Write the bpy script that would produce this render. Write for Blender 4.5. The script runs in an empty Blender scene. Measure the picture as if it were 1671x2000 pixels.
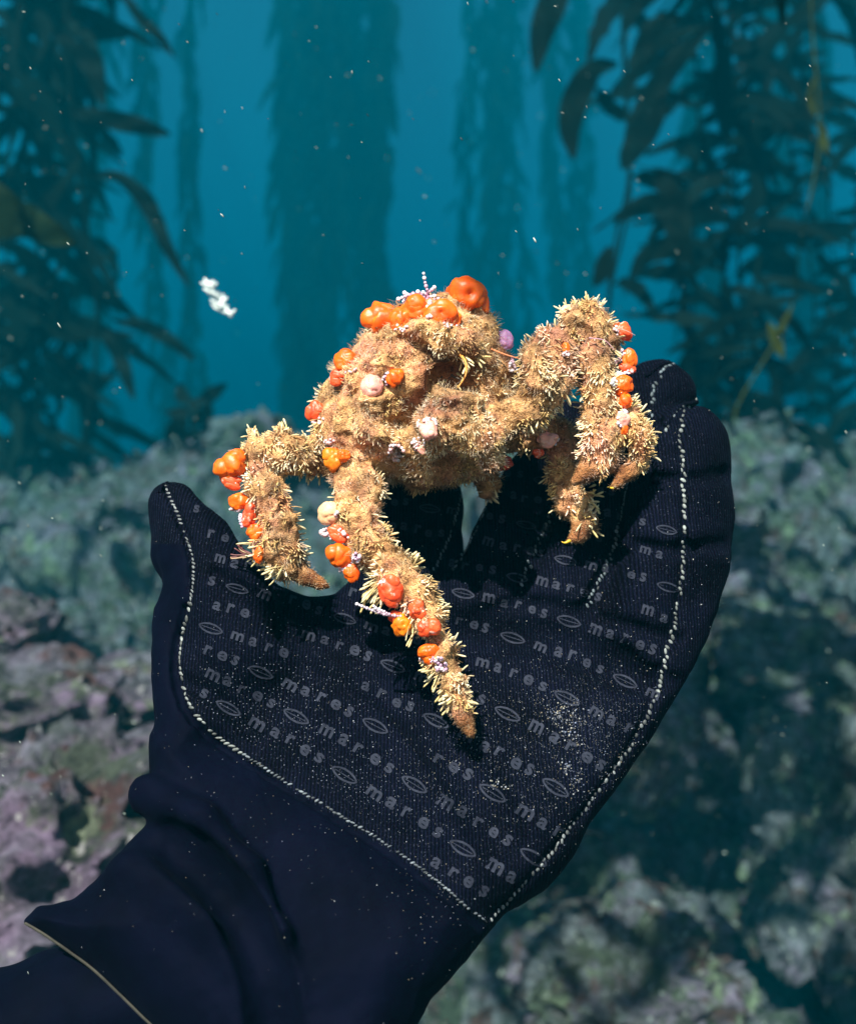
import bpy, math, random
import numpy as np
from mathutils import Vector, Matrix
from mathutils.bvhtree import BVHTree

# ------------------------------------------------------------------ camera, sky, sun, exposure
sc = bpy.context.scene
R_ = math.radians
F = 1732.0                    # focal length in photo pixels (1671 x 2000)
Y0 = 0.25                     # distance of the crab, metres
U = Y0 / F                    # one photo pixel at that distance, metres

cam_d = bpy.data.cameras.new("camera")
cam = bpy.data.objects.new("camera", cam_d)
sc.collection.objects.link(cam)
cam.location = (0, 0, 0)
cam.rotation_euler = (R_(90), 0, 0)
cam_d.sensor_fit = 'VERTICAL'
cam_d.sensor_height = 36.0
cam_d.lens = 36.0 * F / 2000.0
cam_d.clip_start = 0.01
cam_d.clip_end = 300
cam_d.dof.use_dof = True
cam_d.dof.focus_distance = 0.243
cam_d.dof.aperture_fstop = 11.0
sc.camera = cam

SUN_EL, SUN_AZ = 46.0, -20.0     # azimuth: degrees to the left of straight behind the camera
sd = Vector((math.sin(R_(SUN_AZ)) * math.cos(R_(SUN_EL)), -math.cos(R_(SUN_AZ)) * math.cos(R_(SUN_EL)), math.sin(R_(SUN_EL))))
world = bpy.data.worlds.new("World")
sc.world = world
world.use_nodes = True
wn = world.node_tree.nodes
sky = wn.new('ShaderNodeTexSky')
sky.sky_type = 'NISHITA'
sky.sun_disc = False
sky.sun_elevation = R_(SUN_EL)
sky.sun_rotation = math.atan2(sd.x, sd.y)
bg = wn['Background']
bg.inputs['Strength'].default_value = 0.06
world.node_tree.links.new(sky.outputs[0], bg.inputs[0])
sun_d = bpy.data.lights.new("sun", 'SUN')
sun_d.energy = 5.0
sun_d.angle = R_(0.6)
sun_d.color = (1.0, 0.90, 0.79)
sun = bpy.data.objects.new("sun", sun_d)
sc.collection.objects.link(sun)
sun.rotation_euler = sd.to_track_quat('Z', 'Y').to_euler()

sc.view_settings.view_transform = 'Standard'
sc.view_settings.look = 'None'
sc.view_settings.exposure = 1.25
sc.view_settings.gamma = 1.0
sc.render.engine = 'CYCLES'
sc.cycles.use_denoising = True
sc.cycles.max_bounces = 6
sc.cycles.diffuse_bounces = 2
sc.cycles.glossy_bounces = 2
sc.cycles.transmission_bounces = 2
sc.cycles.volume_bounces = 0
sc.cycles.use_adaptive_sampling = False

rng = np.random.default_rng(11)
random.seed(5)

# ------------------------------------------------------------------ helpers
def at(p):
    """(N,3) photo x, photo y, depth in crab pixels -> world metres"""
    p = np.asarray(p, dtype=np.float64).reshape(-1, 3)
    Y = Y0 + p[:, 2] * U
    return np.stack([(p[:, 0] - 835.5) / F * Y, Y, (1000 - p[:, 1]) / F * Y], 1)

def atm(px, py, Y):
    """photo pixel at a distance in metres -> world"""
    return np.array([(px - 835.5) / F * Y, Y, (1000 - py) / F * Y])

def tag(o, label=None, cat=None, group=None, kind=None):
    if label: o['label'] = label
    if cat: o['category'] = cat
    if group: o['group'] = group
    if kind: o['kind'] = kind
    return o

def link(name, me, mat=None, parent=None, loc=None):
    o = bpy.data.objects.new(name, me)
    sc.collection.objects.link(o)
    if mat is not None: me.materials.append(mat)
    if parent is not None: o.parent = parent
    if loc is not None: o.location = loc
    return o

def mesh(name, V, quads=None, tris=None, smooth=True, col=None):
    V = np.asarray(V, dtype=np.float32)
    me = bpy.data.meshes.new(name)
    nq = 0 if quads is None else len(quads)
    nt = 0 if tris is None else len(tris)
    me.vertices.add(len(V)); me.vertices.foreach_set('co', V.ravel())
    idx = []
    if nq: idx.append(np.asarray(quads, dtype=np.int32).ravel())
    if nt: idx.append(np.asarray(tris, dtype=np.int32).ravel())
    idx = np.concatenate(idx)
    me.loops.add(len(idx)); me.loops.foreach_set('vertex_index', idx)
    me.polygons.add(nq + nt)
    st = np.concatenate([np.arange(nq) * 4, nq * 4 + np.arange(nt) * 3]).astype(np.int32)
    me.polygons.foreach_set('loop_start', st)
    me.polygons.foreach_set('use_smooth', np.full(nq + nt, smooth))
    me.update(calc_edges=True)
    me.validate()
    if col is not None:
        a = me.color_attributes.new('Col', 'FLOAT_COLOR', 'POINT')
        c = np.ones((len(V), 4), dtype=np.float32); c[:, :3] = col
        a.data.foreach_set('color', c.ravel())
    return me

class Geo:
    """collects pieces with quads/tris and colours"""
    def __init__(s): s.V, s.Q, s.T, s.C, s.n = [], [], [], [], 0
    def add(s, V, Q=None, T=None, C=None):
        V = np.asarray(V, float)
        s.V.append(V)
        if Q is not None and len(Q): s.Q.append(np.asarray(Q) + s.n)
        if T is not None and len(T): s.T.append(np.asarray(T) + s.n)
        s.C.append(np.ones((len(V), 3)) * (0.5 if C is None else np.asarray(C)))
        s.n += len(V)
    def build(s, name, mat=None, parent=None, px=False, smooth=True, origin=None):
        V = np.concatenate(s.V)
        if px: V = at(V)
        if parent is not None and origin is None: origin = np.array(wloc(parent))
        if origin is not None: V = V - origin
        me = mesh(name, V, np.concatenate(s.Q) if s.Q else None, np.concatenate(s.T) if s.T else None, smooth, np.concatenate(s.C))
        return link(name, me, mat, parent)

def wloc(o):
    v = Vector(o.location)
    while o.parent is not None:
        o = o.parent; v += Vector(o.location)
    return v

def empty(name, loc=(0, 0, 0)):
    o = bpy.data.objects.new(name, None)
    sc.collection.objects.link(o); o.location = loc
    o.empty_display_size = 0.02
    return o

def _hash(ix, iy, iz, seed):
    h = (ix * 374761393 + iy * 668265263 + iz * 2147483647 + seed * 1274126177) & 0xffffffff
    h = ((h ^ (h >> 13)) * 1274126177) & 0xffffffff
    h = ((h ^ (h >> 16)) * 2246822519) & 0xffffffff
    return ((h ^ (h >> 15)) & 0xffffff).astype(np.float32) / 16777215.0

def vn(p, seed=0):
    """value noise in -1..1 at (...,3)"""
    p = np.asarray(p, dtype=np.float32)
    i = np.floor(p).astype(np.int64); f = p - i
    f = f * f * (3 - 2 * f)
    r = 0
    for dx in (0, 1):
        wx = f[..., 0] if dx else 1 - f[..., 0]
        for dy in (0, 1):
            wy = f[..., 1] if dy else 1 - f[..., 1]
            for dz in (0, 1):
                wz = f[..., 2] if dz else 1 - f[..., 2]
                r = r + wx * wy * wz * _hash(i[..., 0] + dx, i[..., 1] + dy, i[..., 2] + dz, seed)
    return r * 2 - 1

def fbm(p, oct=4, seed=0, gain=0.5):
    r = 0; a = 1.0; p = np.asarray(p, dtype=np.float32)
    for k in range(oct):
        r = r + a * vn(p * (2.03 ** k) + 17.3 * k, seed + k); a *= gain
    return r

def catmull(P, step):
    P = np.asarray(P, float)
    Q = np.vstack([2 * P[0] - P[1], P, 2 * P[-1] - P[-2]])
    out = []
    for i in range(1, len(Q) - 2):
        p0, p1, p2, p3 = Q[i - 1], Q[i], Q[i + 1], Q[i + 2]
        n = max(2, int(np.linalg.norm(p2 - p1) / step))
        t = np.arange(n)[:, None] / n
        out.append(0.5 * (2 * p1 + (p2 - p0) * t + (2 * p0 - 5 * p1 + 4 * p2 - p3) * t ** 2 + (3 * p1 - p0 - 3 * p2 + p3) * t ** 3))
    out.append(P[-1:])
    return np.vstack(out)

def tube(P, r, sides=8, cap=True):
    """tube along polyline P with radii r -> V, quads, tris"""
    P = np.asarray(P, float); n = len(P)
    r = np.ones(n) * np.asarray(r, float)
    T = np.gradient(P, axis=0); T /= np.linalg.norm(T, axis=1)[:, None] + 1e-12
    ref = np.array([0.31, 0.23, 0.92]); 
    if abs(T[0] @ ref) > .9: ref = np.array([1., 0, 0])
    N = np.zeros_like(P); v = ref - T[0] * (ref @ T[0]); v /= np.linalg.norm(v)
    for i in range(n):
        v = v - T[i] * (v @ T[i]); v /= np.linalg.norm(v) + 1e-12; N[i] = v
    B = np.cross(T, N)
    a = np.arange(sides) * 2 * math.pi / sides
    V = (P[:, None] + r[:, None, None] * (N[:, None] * np.cos(a)[None, :, None] + B[:, None] * np.sin(a)[None, :, None])).reshape(-1, 3)
    i = np.arange(n - 1)[:, None] * sides; j = np.arange(sides)[None]; k = (j + 1) % sides
    Q = np.stack([i + j, i + k, i + sides + k, i + sides + j], -1).reshape(-1, 4)
    Tt = []
    if cap:
        V = np.vstack([V, P[:1] - T[:1] * r[0] * .6, P[-1:] + T[-1:] * r[-1] * .6]); c0 = n * sides
        for j in range(sides):
            Tt.append((c0, (j + 1) % sides, j)); Tt.append((c0 + 1, (n - 1) * sides + j, (n - 1) * sides + (j + 1) % sides))
    return V, Q, Tt

def ball(nu=20, nv=12):
    """unit sphere V, Q, T"""
    V = [(0, 0, 1)]
    for i in range(1, nv):
        t = math.pi * i / nv
        for j in range(nu):
            p = 2 * math.pi * j / nu
            V.append((math.sin(t) * math.cos(p), math.sin(t) * math.sin(p), math.cos(t)))
    V.append((0, 0, -1)); Q = []; T = []
    for j in range(nu):
        T.append((0, 1 + j, 1 + (j + 1) % nu))
        b = 1 + (nv - 2) * nu
        T.append((len(V) - 1, b + (j + 1) % nu, b + j))
    for i in range(nv - 2):
        for j in range(nu):
            a = 1 + i * nu; Q.append((a + j, a + nu + j, a + nu + (j + 1) % nu, a + (j + 1) % nu))
    return np.array(V, float), np.array(Q), np.array(T)

# ---- implicit surfaces on a pixel-space grid
class Field:
    def __init__(s, lo, hi, h):
        s.h = h
        s.ax = [np.arange(lo[i], hi[i] + h, h, dtype=np.float32) for i in range(3)]
        s.F = np.full([len(a) for a in s.ax], 1e3, dtype=np.float32)
    def sl(s, lo, hi):
        r = []
        for i in range(3):
            a = np.searchsorted(s.ax[i], lo[i]); b = np.searchsorted(s.ax[i], hi[i])
            r.append(slice(max(0, a), min(len(s.ax[i]), b + 1)))
        return tuple(r)
    def put(s, sl, D, k):
        A = s.F[sl]
        if k > 0:
            hh = np.clip(k - np.abs(A - D), 0, None) / k
            s.F[sl] = np.minimum(A, D) - hh * hh * k * 0.25
        else: s.F[sl] = np.minimum(A, D)
    def cone(s, a, b, ra, rb, k=18, sub=False, kd=1.0):
        a = np.array(a, float); b = np.array(b, float); m = max(ra, rb) * 1.2 + 2 * k + 8
        sl = s.sl(np.minimum(a, b) - m, np.maximum(a, b) + m)
        X = s.ax[0][sl[0]][:, None, None]; Y = s.ax[1][sl[1]][None, :, None]; Z = s.ax[2][sl[2]][None, None, :]
        d = b - a; L = d @ d + 1e-6
        t = np.clip(((X - a[0]) * d[0] + (Y - a[1]) * d[1] + (Z - a[2]) * d[2]) / L, 0, 1)
        D = np.sqrt((X - a[0] - t * d[0]) ** 2 + (Y - a[1] - t * d[1]) ** 2 + ((Z - a[2] - t * d[2]) * kd) ** 2) - (ra + (rb - ra) * t)
        if sub:
            A = s.F[sl]; D = -D
            hh = np.clip(k - np.abs(A - D), 0, None) / k
            s.F[sl] = np.maximum(A, D) + hh * hh * k * 0.25
        else: s.put(sl, D.astype(np.float32), k)
    def chain(s, pts, k=18, kd=1.0, sub=False):
        for p, q in zip(pts[:-1], pts[1:]):
            s.cone(p[:3], q[:3], p[3], q[3], k, sub, kd)
    def extract(s):
        Fv = s.F; S = Fv < 0
        c = [S[i:Fv.shape[0] - 1 + i, j:Fv.shape[1] - 1 + j, k:Fv.shape[2] - 1 + k] for i in (0, 1) for j in (0, 1) for k in (0, 1)]
        al = np.logical_and.reduce(c); an = np.logical_or.reduce(c)
        act = an & ~al
        I = np.argwhere(act)
        idx = np.full(act.shape, -1, dtype=np.int64); idx[act] = np.arange(len(I))
        P = np.zeros((len(I), 3)); W = np.zeros(len(I))
        cor = [(i, j, k) for i in (0, 1) for j in (0, 1) for k in (0, 1)]
        for A in cor:
            for B in cor:
                if sum(abs(x - y) for x, y in zip(A, B)) == 1 and A < B:
                    fa = Fv[I[:, 0] + A[0], I[:, 1] + A[1], I[:, 2] + A[2]]; fb = Fv[I[:, 0] + B[0], I[:, 1] + B[1], I[:, 2] + B[2]]
                    m = (fa < 0) != (fb < 0)
                    t = np.where(m, fa / np.where(m, fa - fb, 1), 0)[:, None]
                    q = np.array(A) + t * (np.array(B) - np.array(A))
                    P += np.where(m[:, None], q, 0); W += m
        P = I + P / W[:, None]
        V = np.stack([s.ax[i][0] + P[:, i] * s.h for i in range(3)], 1)
        Q = []
        for ax in range(3):
            o = [0, 0, 0]; o[ax] = 1
            sh = Fv.shape
            A = S[:sh[0] - o[0], :sh[1] - o[1], :sh[2] - o[2]]; B = S[o[0]:, o[1]:, o[2]:]
            E = np.argwhere(A != B)
            u, v = [(1, 2), (2, 0), (0, 1)][ax]
            ok = (E[:, u] > 0) & (E[:, v] > 0) & (E[:, u] < sh[u] - 1) & (E[:, v] < sh[v] - 1); E = E[ok]
            fl = S[E[:, 0], E[:, 1], E[:, 2]]
            def cell(du, dv):
                e = E.copy(); e[:, u] -= du; e[:, v] -= dv
                return idx[e[:, 0], e[:, 1], e[:, 2]]
            q = np.stack([cell(1, 1), cell(0, 1), cell(0, 0), cell(1, 0)], 1)
            q[~fl] = q[~fl][:, ::-1]
            Q.append(q)
        return V, np.vstack(Q)

def polysd(P, X, Y):
    """signed distance to polygon on broadcast X, Y (negative inside)"""
    P = np.asarray(P, float); d = np.full(np.broadcast(X, Y).shape, 1e18); ins = np.zeros(d.shape, bool)
    for i in range(len(P)):
        a = P[i]; b = P[(i + 1) % len(P)]; e = b - a
        t = np.clip(((X - a[0]) * e[0] + (Y - a[1]) * e[1]) / (e @ e), 0, 1)
        d = np.minimum(d, (X - a[0] - t * e[0]) ** 2 + (Y - a[1] - t * e[1]) ** 2)
        c = ((a[1] > Y) != (b[1] > Y)) & (X < (b[0] - a[0]) * (Y - a[1]) / (b[1] - a[1] + 1e-12) + a[0])
        ins ^= c
    return np.sqrt(d) * np.where(ins, -1, 1)

def vnormals(V, Q):
    n = np.cross(V[Q[:, 2]] - V[Q[:, 0]], V[Q[:, 3]] - V[Q[:, 1]])
    N = np.zeros_like(V)
    for k in range(4): np.add.at(N, Q[:, k], n)
    return N / (np.linalg.norm(N, axis=1)[:, None] + 1e-9)

# ------------------------------------------------------------------ materials
class M:
    def __init__(s, name, rough=0.6, spec=0.5):
        s.m = bpy.data.materials.new(name); s.m.use_nodes = True
        s.nt = s.m.node_tree; s.N = s.nt.nodes; s.b = s.N['Principled BSDF']
        s.b.inputs['Roughness'].default_value = rough
        s.b.inputs['Specular IOR Level'].default_value = spec
    def n(s, t, **kw):
        x = s.N.new(t)
        for k, v in kw.items(): setattr(x, k, v)
        return x
    def l(s, a, b): s.nt.links.new(a, b)
    def coord(s):
        if not hasattr(s, 'tc'): s.tc = s.n('ShaderNodeTexCoord').outputs['Object']
        return s.tc
    def noise(s, scale, detail=4, rough=0.6, vec=None):
        x = s.n('ShaderNodeTexNoise'); x.inputs['Scale'].default_value = scale; x.inputs['Detail'].default_value = detail
        x.inputs['Roughness'].default_value = rough
        s.l(vec or s.coord(), x.inputs['Vector']); return x.outputs['Fac']
    def vor(s, scale, feature='F1', out='Distance'):
        x = s.n('ShaderNodeTexVoronoi'); x.feature = feature; x.inputs['Scale'].default_value = scale
        s.l(s.coord(), x.inputs['Vector']); return x.outputs[out]
    def ramp(s, fac, stops):
        x = s.n('ShaderNodeValToRGB'); e = x.color_ramp.elements
        while len(e) < len(stops): e.new(0.5)
        for i, (p, c) in enumerate(stops):
            e[i].position = p; e[i].color = (*c, 1) if len(c) == 3 else c
        s.l(fac, x.inputs[0]); return x.outputs[0]
    def mix(s, a, b, fac, mode='MIX'):
        x = s.n('ShaderNodeMix', data_type='RGBA', blend_type=mode)
        for v, i in ((fac, 0), (a, 6), (b, 7)):
            if isinstance(v, (int, float)): x.inputs[i].default_value = v
            elif isinstance(v, tuple): x.inputs[i].default_value = (*v, 1)
            else: s.l(v, x.inputs[i])
        return x.outputs[2]
    def attr(s):
        x = s.n('ShaderNodeAttribute'); x.attribute_name = 'Col'; return x.outputs['Color']
    def col(s, c):
        if isinstance(c, tuple): s.b.inputs['Base Color'].default_value = (*c, 1)
        else: s.l(c, s.b.inputs['Base Color'])
    def bump(s, h, strength, dist, prev=None):
        x = s.n('ShaderNodeBump'); x.inputs['Strength'].default_value = strength; x.inputs['Distance'].default_value = dist
        s.l(h, x.inputs['Height'])
        if prev is not None: s.l(prev, x.inputs['Normal'])
        s.l(x.outputs[0], s.b.inputs['Normal']); return x.outputs[0]
    def sss(s, w, rad, scale):
        s.b.inputs['Subsurface Weight'].default_value = w; s.b.inputs['Subsurface Radius'].default_value = rad; s.b.inputs['Subsurface Scale'].default_value = scale

def m_attr(name, rough=0.7, nz=0, dist=0.0, spec=0.4, var=0.5):
    m = M(name, rough, spec); c = m.attr()
    if nz:
        f = m.noise(nz, 3)
        g = m.ramp(f, [(0.3, (1 - var,) * 3), (0.7, (1 + var * .4,) * 3)])
        c = m.mix(c, g, 1.0, 'MULTIPLY')
        m.bump(f, 0.6, dist)
    m.col(c); return m.m

# glove: knitted neoprene
g = M('neoprene', 0.8, 0.03)
f1 = g.noise(60, 4); f2 = g.noise(2600, 2)
g.col(g.mix(g.ramp(f1, [(0.35, (0.0005, 0.0006, 0.0028)), (0.7, (0.0020, 0.0025, 0.0085))]), (0.022, 0.024, 0.038), g.ramp(f2, [(0.60, (0, 0, 0)), (0.72, (1, 1, 1))])))
wv = g.n('ShaderNodeTexWave'); wv.inputs['Scale'].default_value = 330; wv.inputs['Distortion'].default_value = 1.5; wv.inputs['Detail'].default_value = 2
g.l(g.coord(), wv.inputs['Vector'])
g.col(g.mix(g.b.inputs['Base Color'].links[0].from_socket, g.ramp(wv.outputs['Fac'], [(0.25, (0.45, 0.45, 0.45)), (0.8, (1.6, 1.6, 1.6))]), 1.0, 'MULTIPLY'))
pb = g.bump(wv.outputs['Fac'], 0.5, 0.0003)
pb = g.bump(g.noise(1500, 3), 0.5, 0.0002, pb)
g.bump(g.noise(120, 4), 0.7, 0.0009, pb)
g.b.inputs['Sheen Weight'].default_value = 0.006; g.b.inputs['Sheen Roughness'].default_value = 0.5
g.b.inputs['Sheen Tint'].default_value = (0.35, 0.4, 0.7, 1)
MAT_GLOVE = g.m
g = M('smooth neoprene', 0.8, 0.03)
g.col(g.ramp(g.noise(50, 4), [(0.3, (0.0005, 0.0007, 0.0035)), (0.7, (0.0014, 0.0018, 0.0085))]))
g.bump(g.noise(90, 5), 0.5, 0.0012)
g.b.inputs['Sheen Weight'].default_value = 0.004; g.b.inputs['Sheen Tint'].default_value = (0.3, 0.35, 0.8, 1)
MAT_SLEEVE = g.m
MAT_STITCH = m_attr('stitch thread', 0.6, 1500, 0.0002)
g = M('worn rubber print', 0.8, 0.12)
g.col(g.mix((0.002, 0.0023, 0.008), (0.030, 0.034, 0.052), g.ramp(g.noise(420, 5, 0.8), [(0.36, (0.35, 0.35, 0.35)), (0.66, (1, 1, 1))])))
g.bump(g.noise(1500, 3), 0.5, 0.0002)
MAT_PRINT = g.m
MAT_GRIT = m_attr('sand grit', 0.5)
MAT_RIM = m_attr('cuff edge tape', 0.8, 300, 0.0004)

g = M('crab shell', 0.75, 0.3)
n1 = g.noise(260, 6, 0.7)
c1 = g.ramp(n1, [(0.27, (0.06, 0.025, 0.01)), (0.42, (0.32, 0.15, 0.055)), (0.56, (0.62, 0.34, 0.14)), (0.75, (0.84, 0.57, 0.33))])
c2 = g.mix(c1, (0.60, 0.26, 0.17), g.ramp(g.noise(90, 3), [(0.52, (0, 0, 0)), (0.72, (0.55, 0.55, 0.55))]))
g.col(g.mix(g.mix(c2, (0.05, 0.022, 0.01), g.ramp(g.noise(900, 4, 0.7), [(0.56, (0, 0, 0)), (0.66, (0.9, 0.9, 0.9))])), g.attr(), 1.0, 'MULTIPLY')); pb = g.bump(g.vor(2600), 0.8, 0.0004); g.bump(g.noise(1200, 5), 0.9, 0.0007, pb)
g.sss(0.05, (1, .4, .2), 0.0006)
MAT_SHELL = g.m
g = M('crab bristle', 0.6, 0.35); g.col(g.attr()); g.sss(0.2, (1, .6, .3), 0.0006)
MAT_BRIS = g.m
def sponge_mat(name, ca, cb, cc):
    g = M(name, 0.42, 0.4)
    g.col(g.mix(g.ramp(g.noise(240, 3), [(0.3, ca), (0.66, cb)]), cc, g.ramp(g.noise(420, 3), [(0.60, (0, 0, 0)), (0.70, (1, 1, 1))])))
    g.bump(g.noise(420, 3), 0.3, 0.0005)
    g.sss(0.35, (1, .35, .1), 0.0015)
    g.b.inputs['Coat Weight'].default_value = 0.0
    return g.m
MAT_ORANGE = sponge_mat('orange sponge', (0.78, 0.075, 0.003), (0.94, 0.15, 0.005), (0.95, 0.21, 0.008))
MAT_RED = sponge_mat('red orange sponge', (0.66, 0.045, 0.012), (0.88, 0.12, 0.03), (0.95, 0.52, 0.42))
MAT_AMBER = sponge_mat('amber sponge', (0.72, 0.13, 0.004), (0.88, 0.27, 0.01), (0.5, 0.08, 0.01))
MAT_PINK = sponge_mat('pink tunicate', (0.85, 0.30, 0.24), (0.95, 0.48, 0.38), (0.98, 0.65, 0.5))
MAT_LILAC = sponge_mat('lilac tunicate', (0.8, 0.32, 0.62), (0.95, 0.5, 0.8), (0.95, 0.7, 0.85))
MAT_PEACH = sponge_mat('peach tunicate', (0.8, 0.42, 0.22), (0.9, 0.55, 0.32), (0.95, 0.7, 0.5))
MAT_CRUST = m_attr('coralline crust', 0.5, 900, 0.0003, 0.5, 0.25)
MAT_ANT = m_attr('antenna', 0.5)
MAT_CLAW = m_attr('horn claw', 0.3)

# ------------------------------------------------------------------ setting: haze (sea water)
haze_me = bpy.data.meshes.new('haze')
hb = [(x, y, z) for x in (-40, 40) for y in (-0.8, 110) for z in (-4.0, 12.0)]
haze_me.from_pydata(hb, [], [(0, 1, 3, 2), (4, 6, 7, 5), (0, 4, 5, 1), (2, 3, 7, 6), (0, 2, 6, 4), (1, 5, 7, 3)])
hm = bpy.data.materials.new('sea water'); hm.use_nodes = True; hn = hm.node_tree.nodes; hn.clear()
pv = hn.new('ShaderNodeVolumePrincipled'); ho = hn.new('ShaderNodeOutputMaterial')
pv.inputs['Color'].default_value = (0.0, 0.155, 0.22, 1)
pv.inputs['Absorption Color'].default_value = (0, 0.29, 0.43, 1)
pv.inputs['Density'].default_value = 0.13
pv.inputs['Anisotropy'].default_value = 0.0
hm.node_tree.links.new(pv.outputs[0], ho.inputs['Volume'])
tag(link('haze', haze_me, hm), 'blue green sea water fading everything far off', kind='stuff')

# ------------------------------------------------------------------ seabed
def prof(y):
    return np.interp(y, [-2, 0.4, 0.8, 1.3, 1.9, 2.5, 2.9, 3.2, 3.7, 5, 9, 30], [-0.95, -0.85, -0.74, -0.60, -0.36, -0.06, 0.12, 0.19, 0.10, -0.35, -0.7, -0.9])
def ground(x, y, fine=True):
    p = np.stack([x, y, np.zeros_like(x)], -1)
    z = prof(y) + 0.03 * np.sin(x * 1.3)
    z = z + 0.48 * np.exp(-((x + 0.50) / 0.19) ** 2 - ((y - 0.90) / 0.24) ** 2)
    z = z - 0.24 * np.exp(-((x - 0.12) / 0.22) ** 2 - ((y - 1.10) / 0.28) ** 2) - 0.22 * np.exp(-((x - 0.50) / 0.20) ** 2 - ((y - 1.35) / 0.30) ** 2)
    z = z - 0.02 + 0.05 * np.exp(-((x + 0.62) / 0.28) ** 2 - ((y - 3.1) / 0.3) ** 2)
    z = z + 0.10 * fbm(p * 2.6, 2, 3)
    rd = 1 - np.abs(fbm(p * 6.0 + 4, 3, 9)); z = z + 0.085 * rd - 0.05
    pit = fbm(p * 3.1 + 7, 3, 77); crest = np.exp(-((y - 3.15) / 0.35) ** 2)
    z = z - 0.17 * (1 - crest) * np.clip((pit - 0.05) / 0.22, 0, 1) ** 1.3
    if fine:
        z = z + 0.05 * (1 - np.abs(vn(p * 11, 20))) ** 2 + 0.040 * (1 - np.abs(vn(p * 24, 21))) ** 2 + 0.018 * fbm(p * 55, 2, 31)
    return z
def grid_ground(xs, ys):
    X, Y = np.meshgrid(xs, ys, indexing='ij'); Z = ground(X.ravel(), Y.ravel()).reshape(X.shape)
    V = np.stack([X, Y, Z], -1).reshape(-1, 3); nx, ny = X.shape
    i = np.arange(nx - 1)[:, None] * ny + np.arange(ny - 1)[None]
    return V, np.stack([i, i + ny, i + ny + 1, i + 1], -1).reshape(-1, 4)
def spaced(a, b, c, d, n1, n2, n3):
    return np.concatenate([np.linspace(a, b, n1, endpoint=False), np.linspace(b, c, n2, endpoint=False), np.linspace(c, d, n3)])
V, Q = grid_ground(spaced(-39.5, -2.4, 2.4, 39.5, 70, 400, 71), spaced(-0.7, 0.5, 4.0, 109.0, 16, 320, 160))
# overhangs and knobs: push sideways with a vector noise
wob = np.stack([vn(V * 7 + 5, 41), vn(V * 7 + 15, 42), vn(V * 9 + 25, 43)], 1) * 0.06 + np.stack([vn(V * 22 + 5, 44), vn(V * 22 + 15, 45), vn(V * 22 + 25, 46)], 1) * 0.012
V = V + wob

def reef_cols(P, seed=0):
    """colour of crusts by place: grey-pink coralline, olive turf, rust, pale sand"""
    return np.ones((len(P), 3))
g = M('reef crust', 0.85, 0.25)
def st(lo, hi, v=1.0): return [(lo, (0, 0, 0)), (hi, (v, v, v))]
def sh(dx):
    x = g.n('ShaderNodeMapping'); x.inputs['Location'].default_value = (dx, dx * .7, dx * 1.3); g.l(g.coord(), x.inputs['Vector']); return x.outputs[0]
c = g.mix((0.19, 0.205, 0.215), (0.28, 0.22, 0.29), g.ramp(g.noise(6, 4, .7), st(.46, .60)))
c = g.mix(c, (0.085, 0.11, 0.07), g.ramp(g.noise(11, 5, .75, sh(3)), st(.46, .58)))
c = g.mix(c, (0.12, 0.065, 0.055), g.ramp(g.noise(14, 4, .7, sh(7)), st(.54, .62)))
c = g.mix(c, (0.23, 0.29, 0.17), g.ramp(g.noise(17, 4, .7, sh(11)), st(.57, .65)))
c = g.mix(c, g.ramp(g.noise(45, 5, 0.8, sh(5)), [(0.34, (0.12, 0.13, 0.15)), (0.5, (0.78, 0.8, 0.84)), (0.68, (1.6, 1.68, 1.75))]), 1.0, 'MULTIPLY')
c = g.mix(c, (0.55, 0.60, 0.54), g.ramp(g.noise(70, 3, 0.6, sh(9)), st(.63, .69, .85)))
g.col(g.mix(c, g.attr(), 1.0, 'MULTIPLY'))
g.bump(g.noise(60, 7, 0.85), 1.0, 0.02)
MAT_REEF = g.m
sb = link('seabed', mesh('seabed', V, Q, col=reef_cols(V)), MAT_REEF); tag(sb, 'crusted rocky reef rising behind the hand', kind='structure')

def rock(px, py, Y, r, sq, label, seed, group=None, warm=0):
    c = atm(px, py, Y); B, BQ, BT = ball(160, 100)
    n = 0.85 + 0.34 * fbm(B * 1.6 + seed, 3, seed) + 0.20 * (1 - np.abs(vn(B * 4.3 + seed, seed + 5))) ** 2 + 0.12 * (1 - np.abs(vn(B * 9 + seed, seed + 6))) ** 2 + 0.05 * fbm(B * 22, 3, seed + 9)
    V = B * n[:, None] * r * np.array(sq)
    W = V + c
    C = reef_cols(W * 1.0, seed % 3)
    if warm: C = C * np.array([1.15, 0.95, 1.05])
    o = link('rock', mesh('rock', V, BQ, BT, col=C), MAT_REEF, None, c)
    return tag(o, label, 'rock', group)
rock(1225, 1945, 1.02, 0.115, (1.05, 1.0, 0.85), 'rounded pale rock crusted with algae, alone in the dark gap below the palm', 3)
rock(1600, 1330, 1.9, 0.20, (1, 1, .75), 'grey knobbly rock at the right edge level with the glove palm', 8)
rock(1640, 1640, 1.45, 0.18, (0.85, 1, 1.1), 'tall crusted rock with yellow green patches at the lower right edge', 12)
rock(95, 1420, 0.95, 0.13, (1.05, 1, .55), 'lilac grey rock ledge left of the wrist', 21, warm=1)
rock(60, 1720, 0.72, 0.16, (1.0, 1, .75), 'nearest mottled pink and brown rock beside the glove cuff', 25, warm=1)
rock(20, 1265, 1.0, 0.06, (1, 1, .8), 'small lilac knob of rock on the left edge above the ledge', 28, warm=1)
rock(1230, 1440, 1.55, 0.12, (0.8, 1, .9), 'grey rock just right of the glove heel', 33)
rock(510, 880, 2.9, 0.15, (1.15, 1, .75), 'hazy rounded rock on the reef crest behind the left leg', 37)

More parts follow.
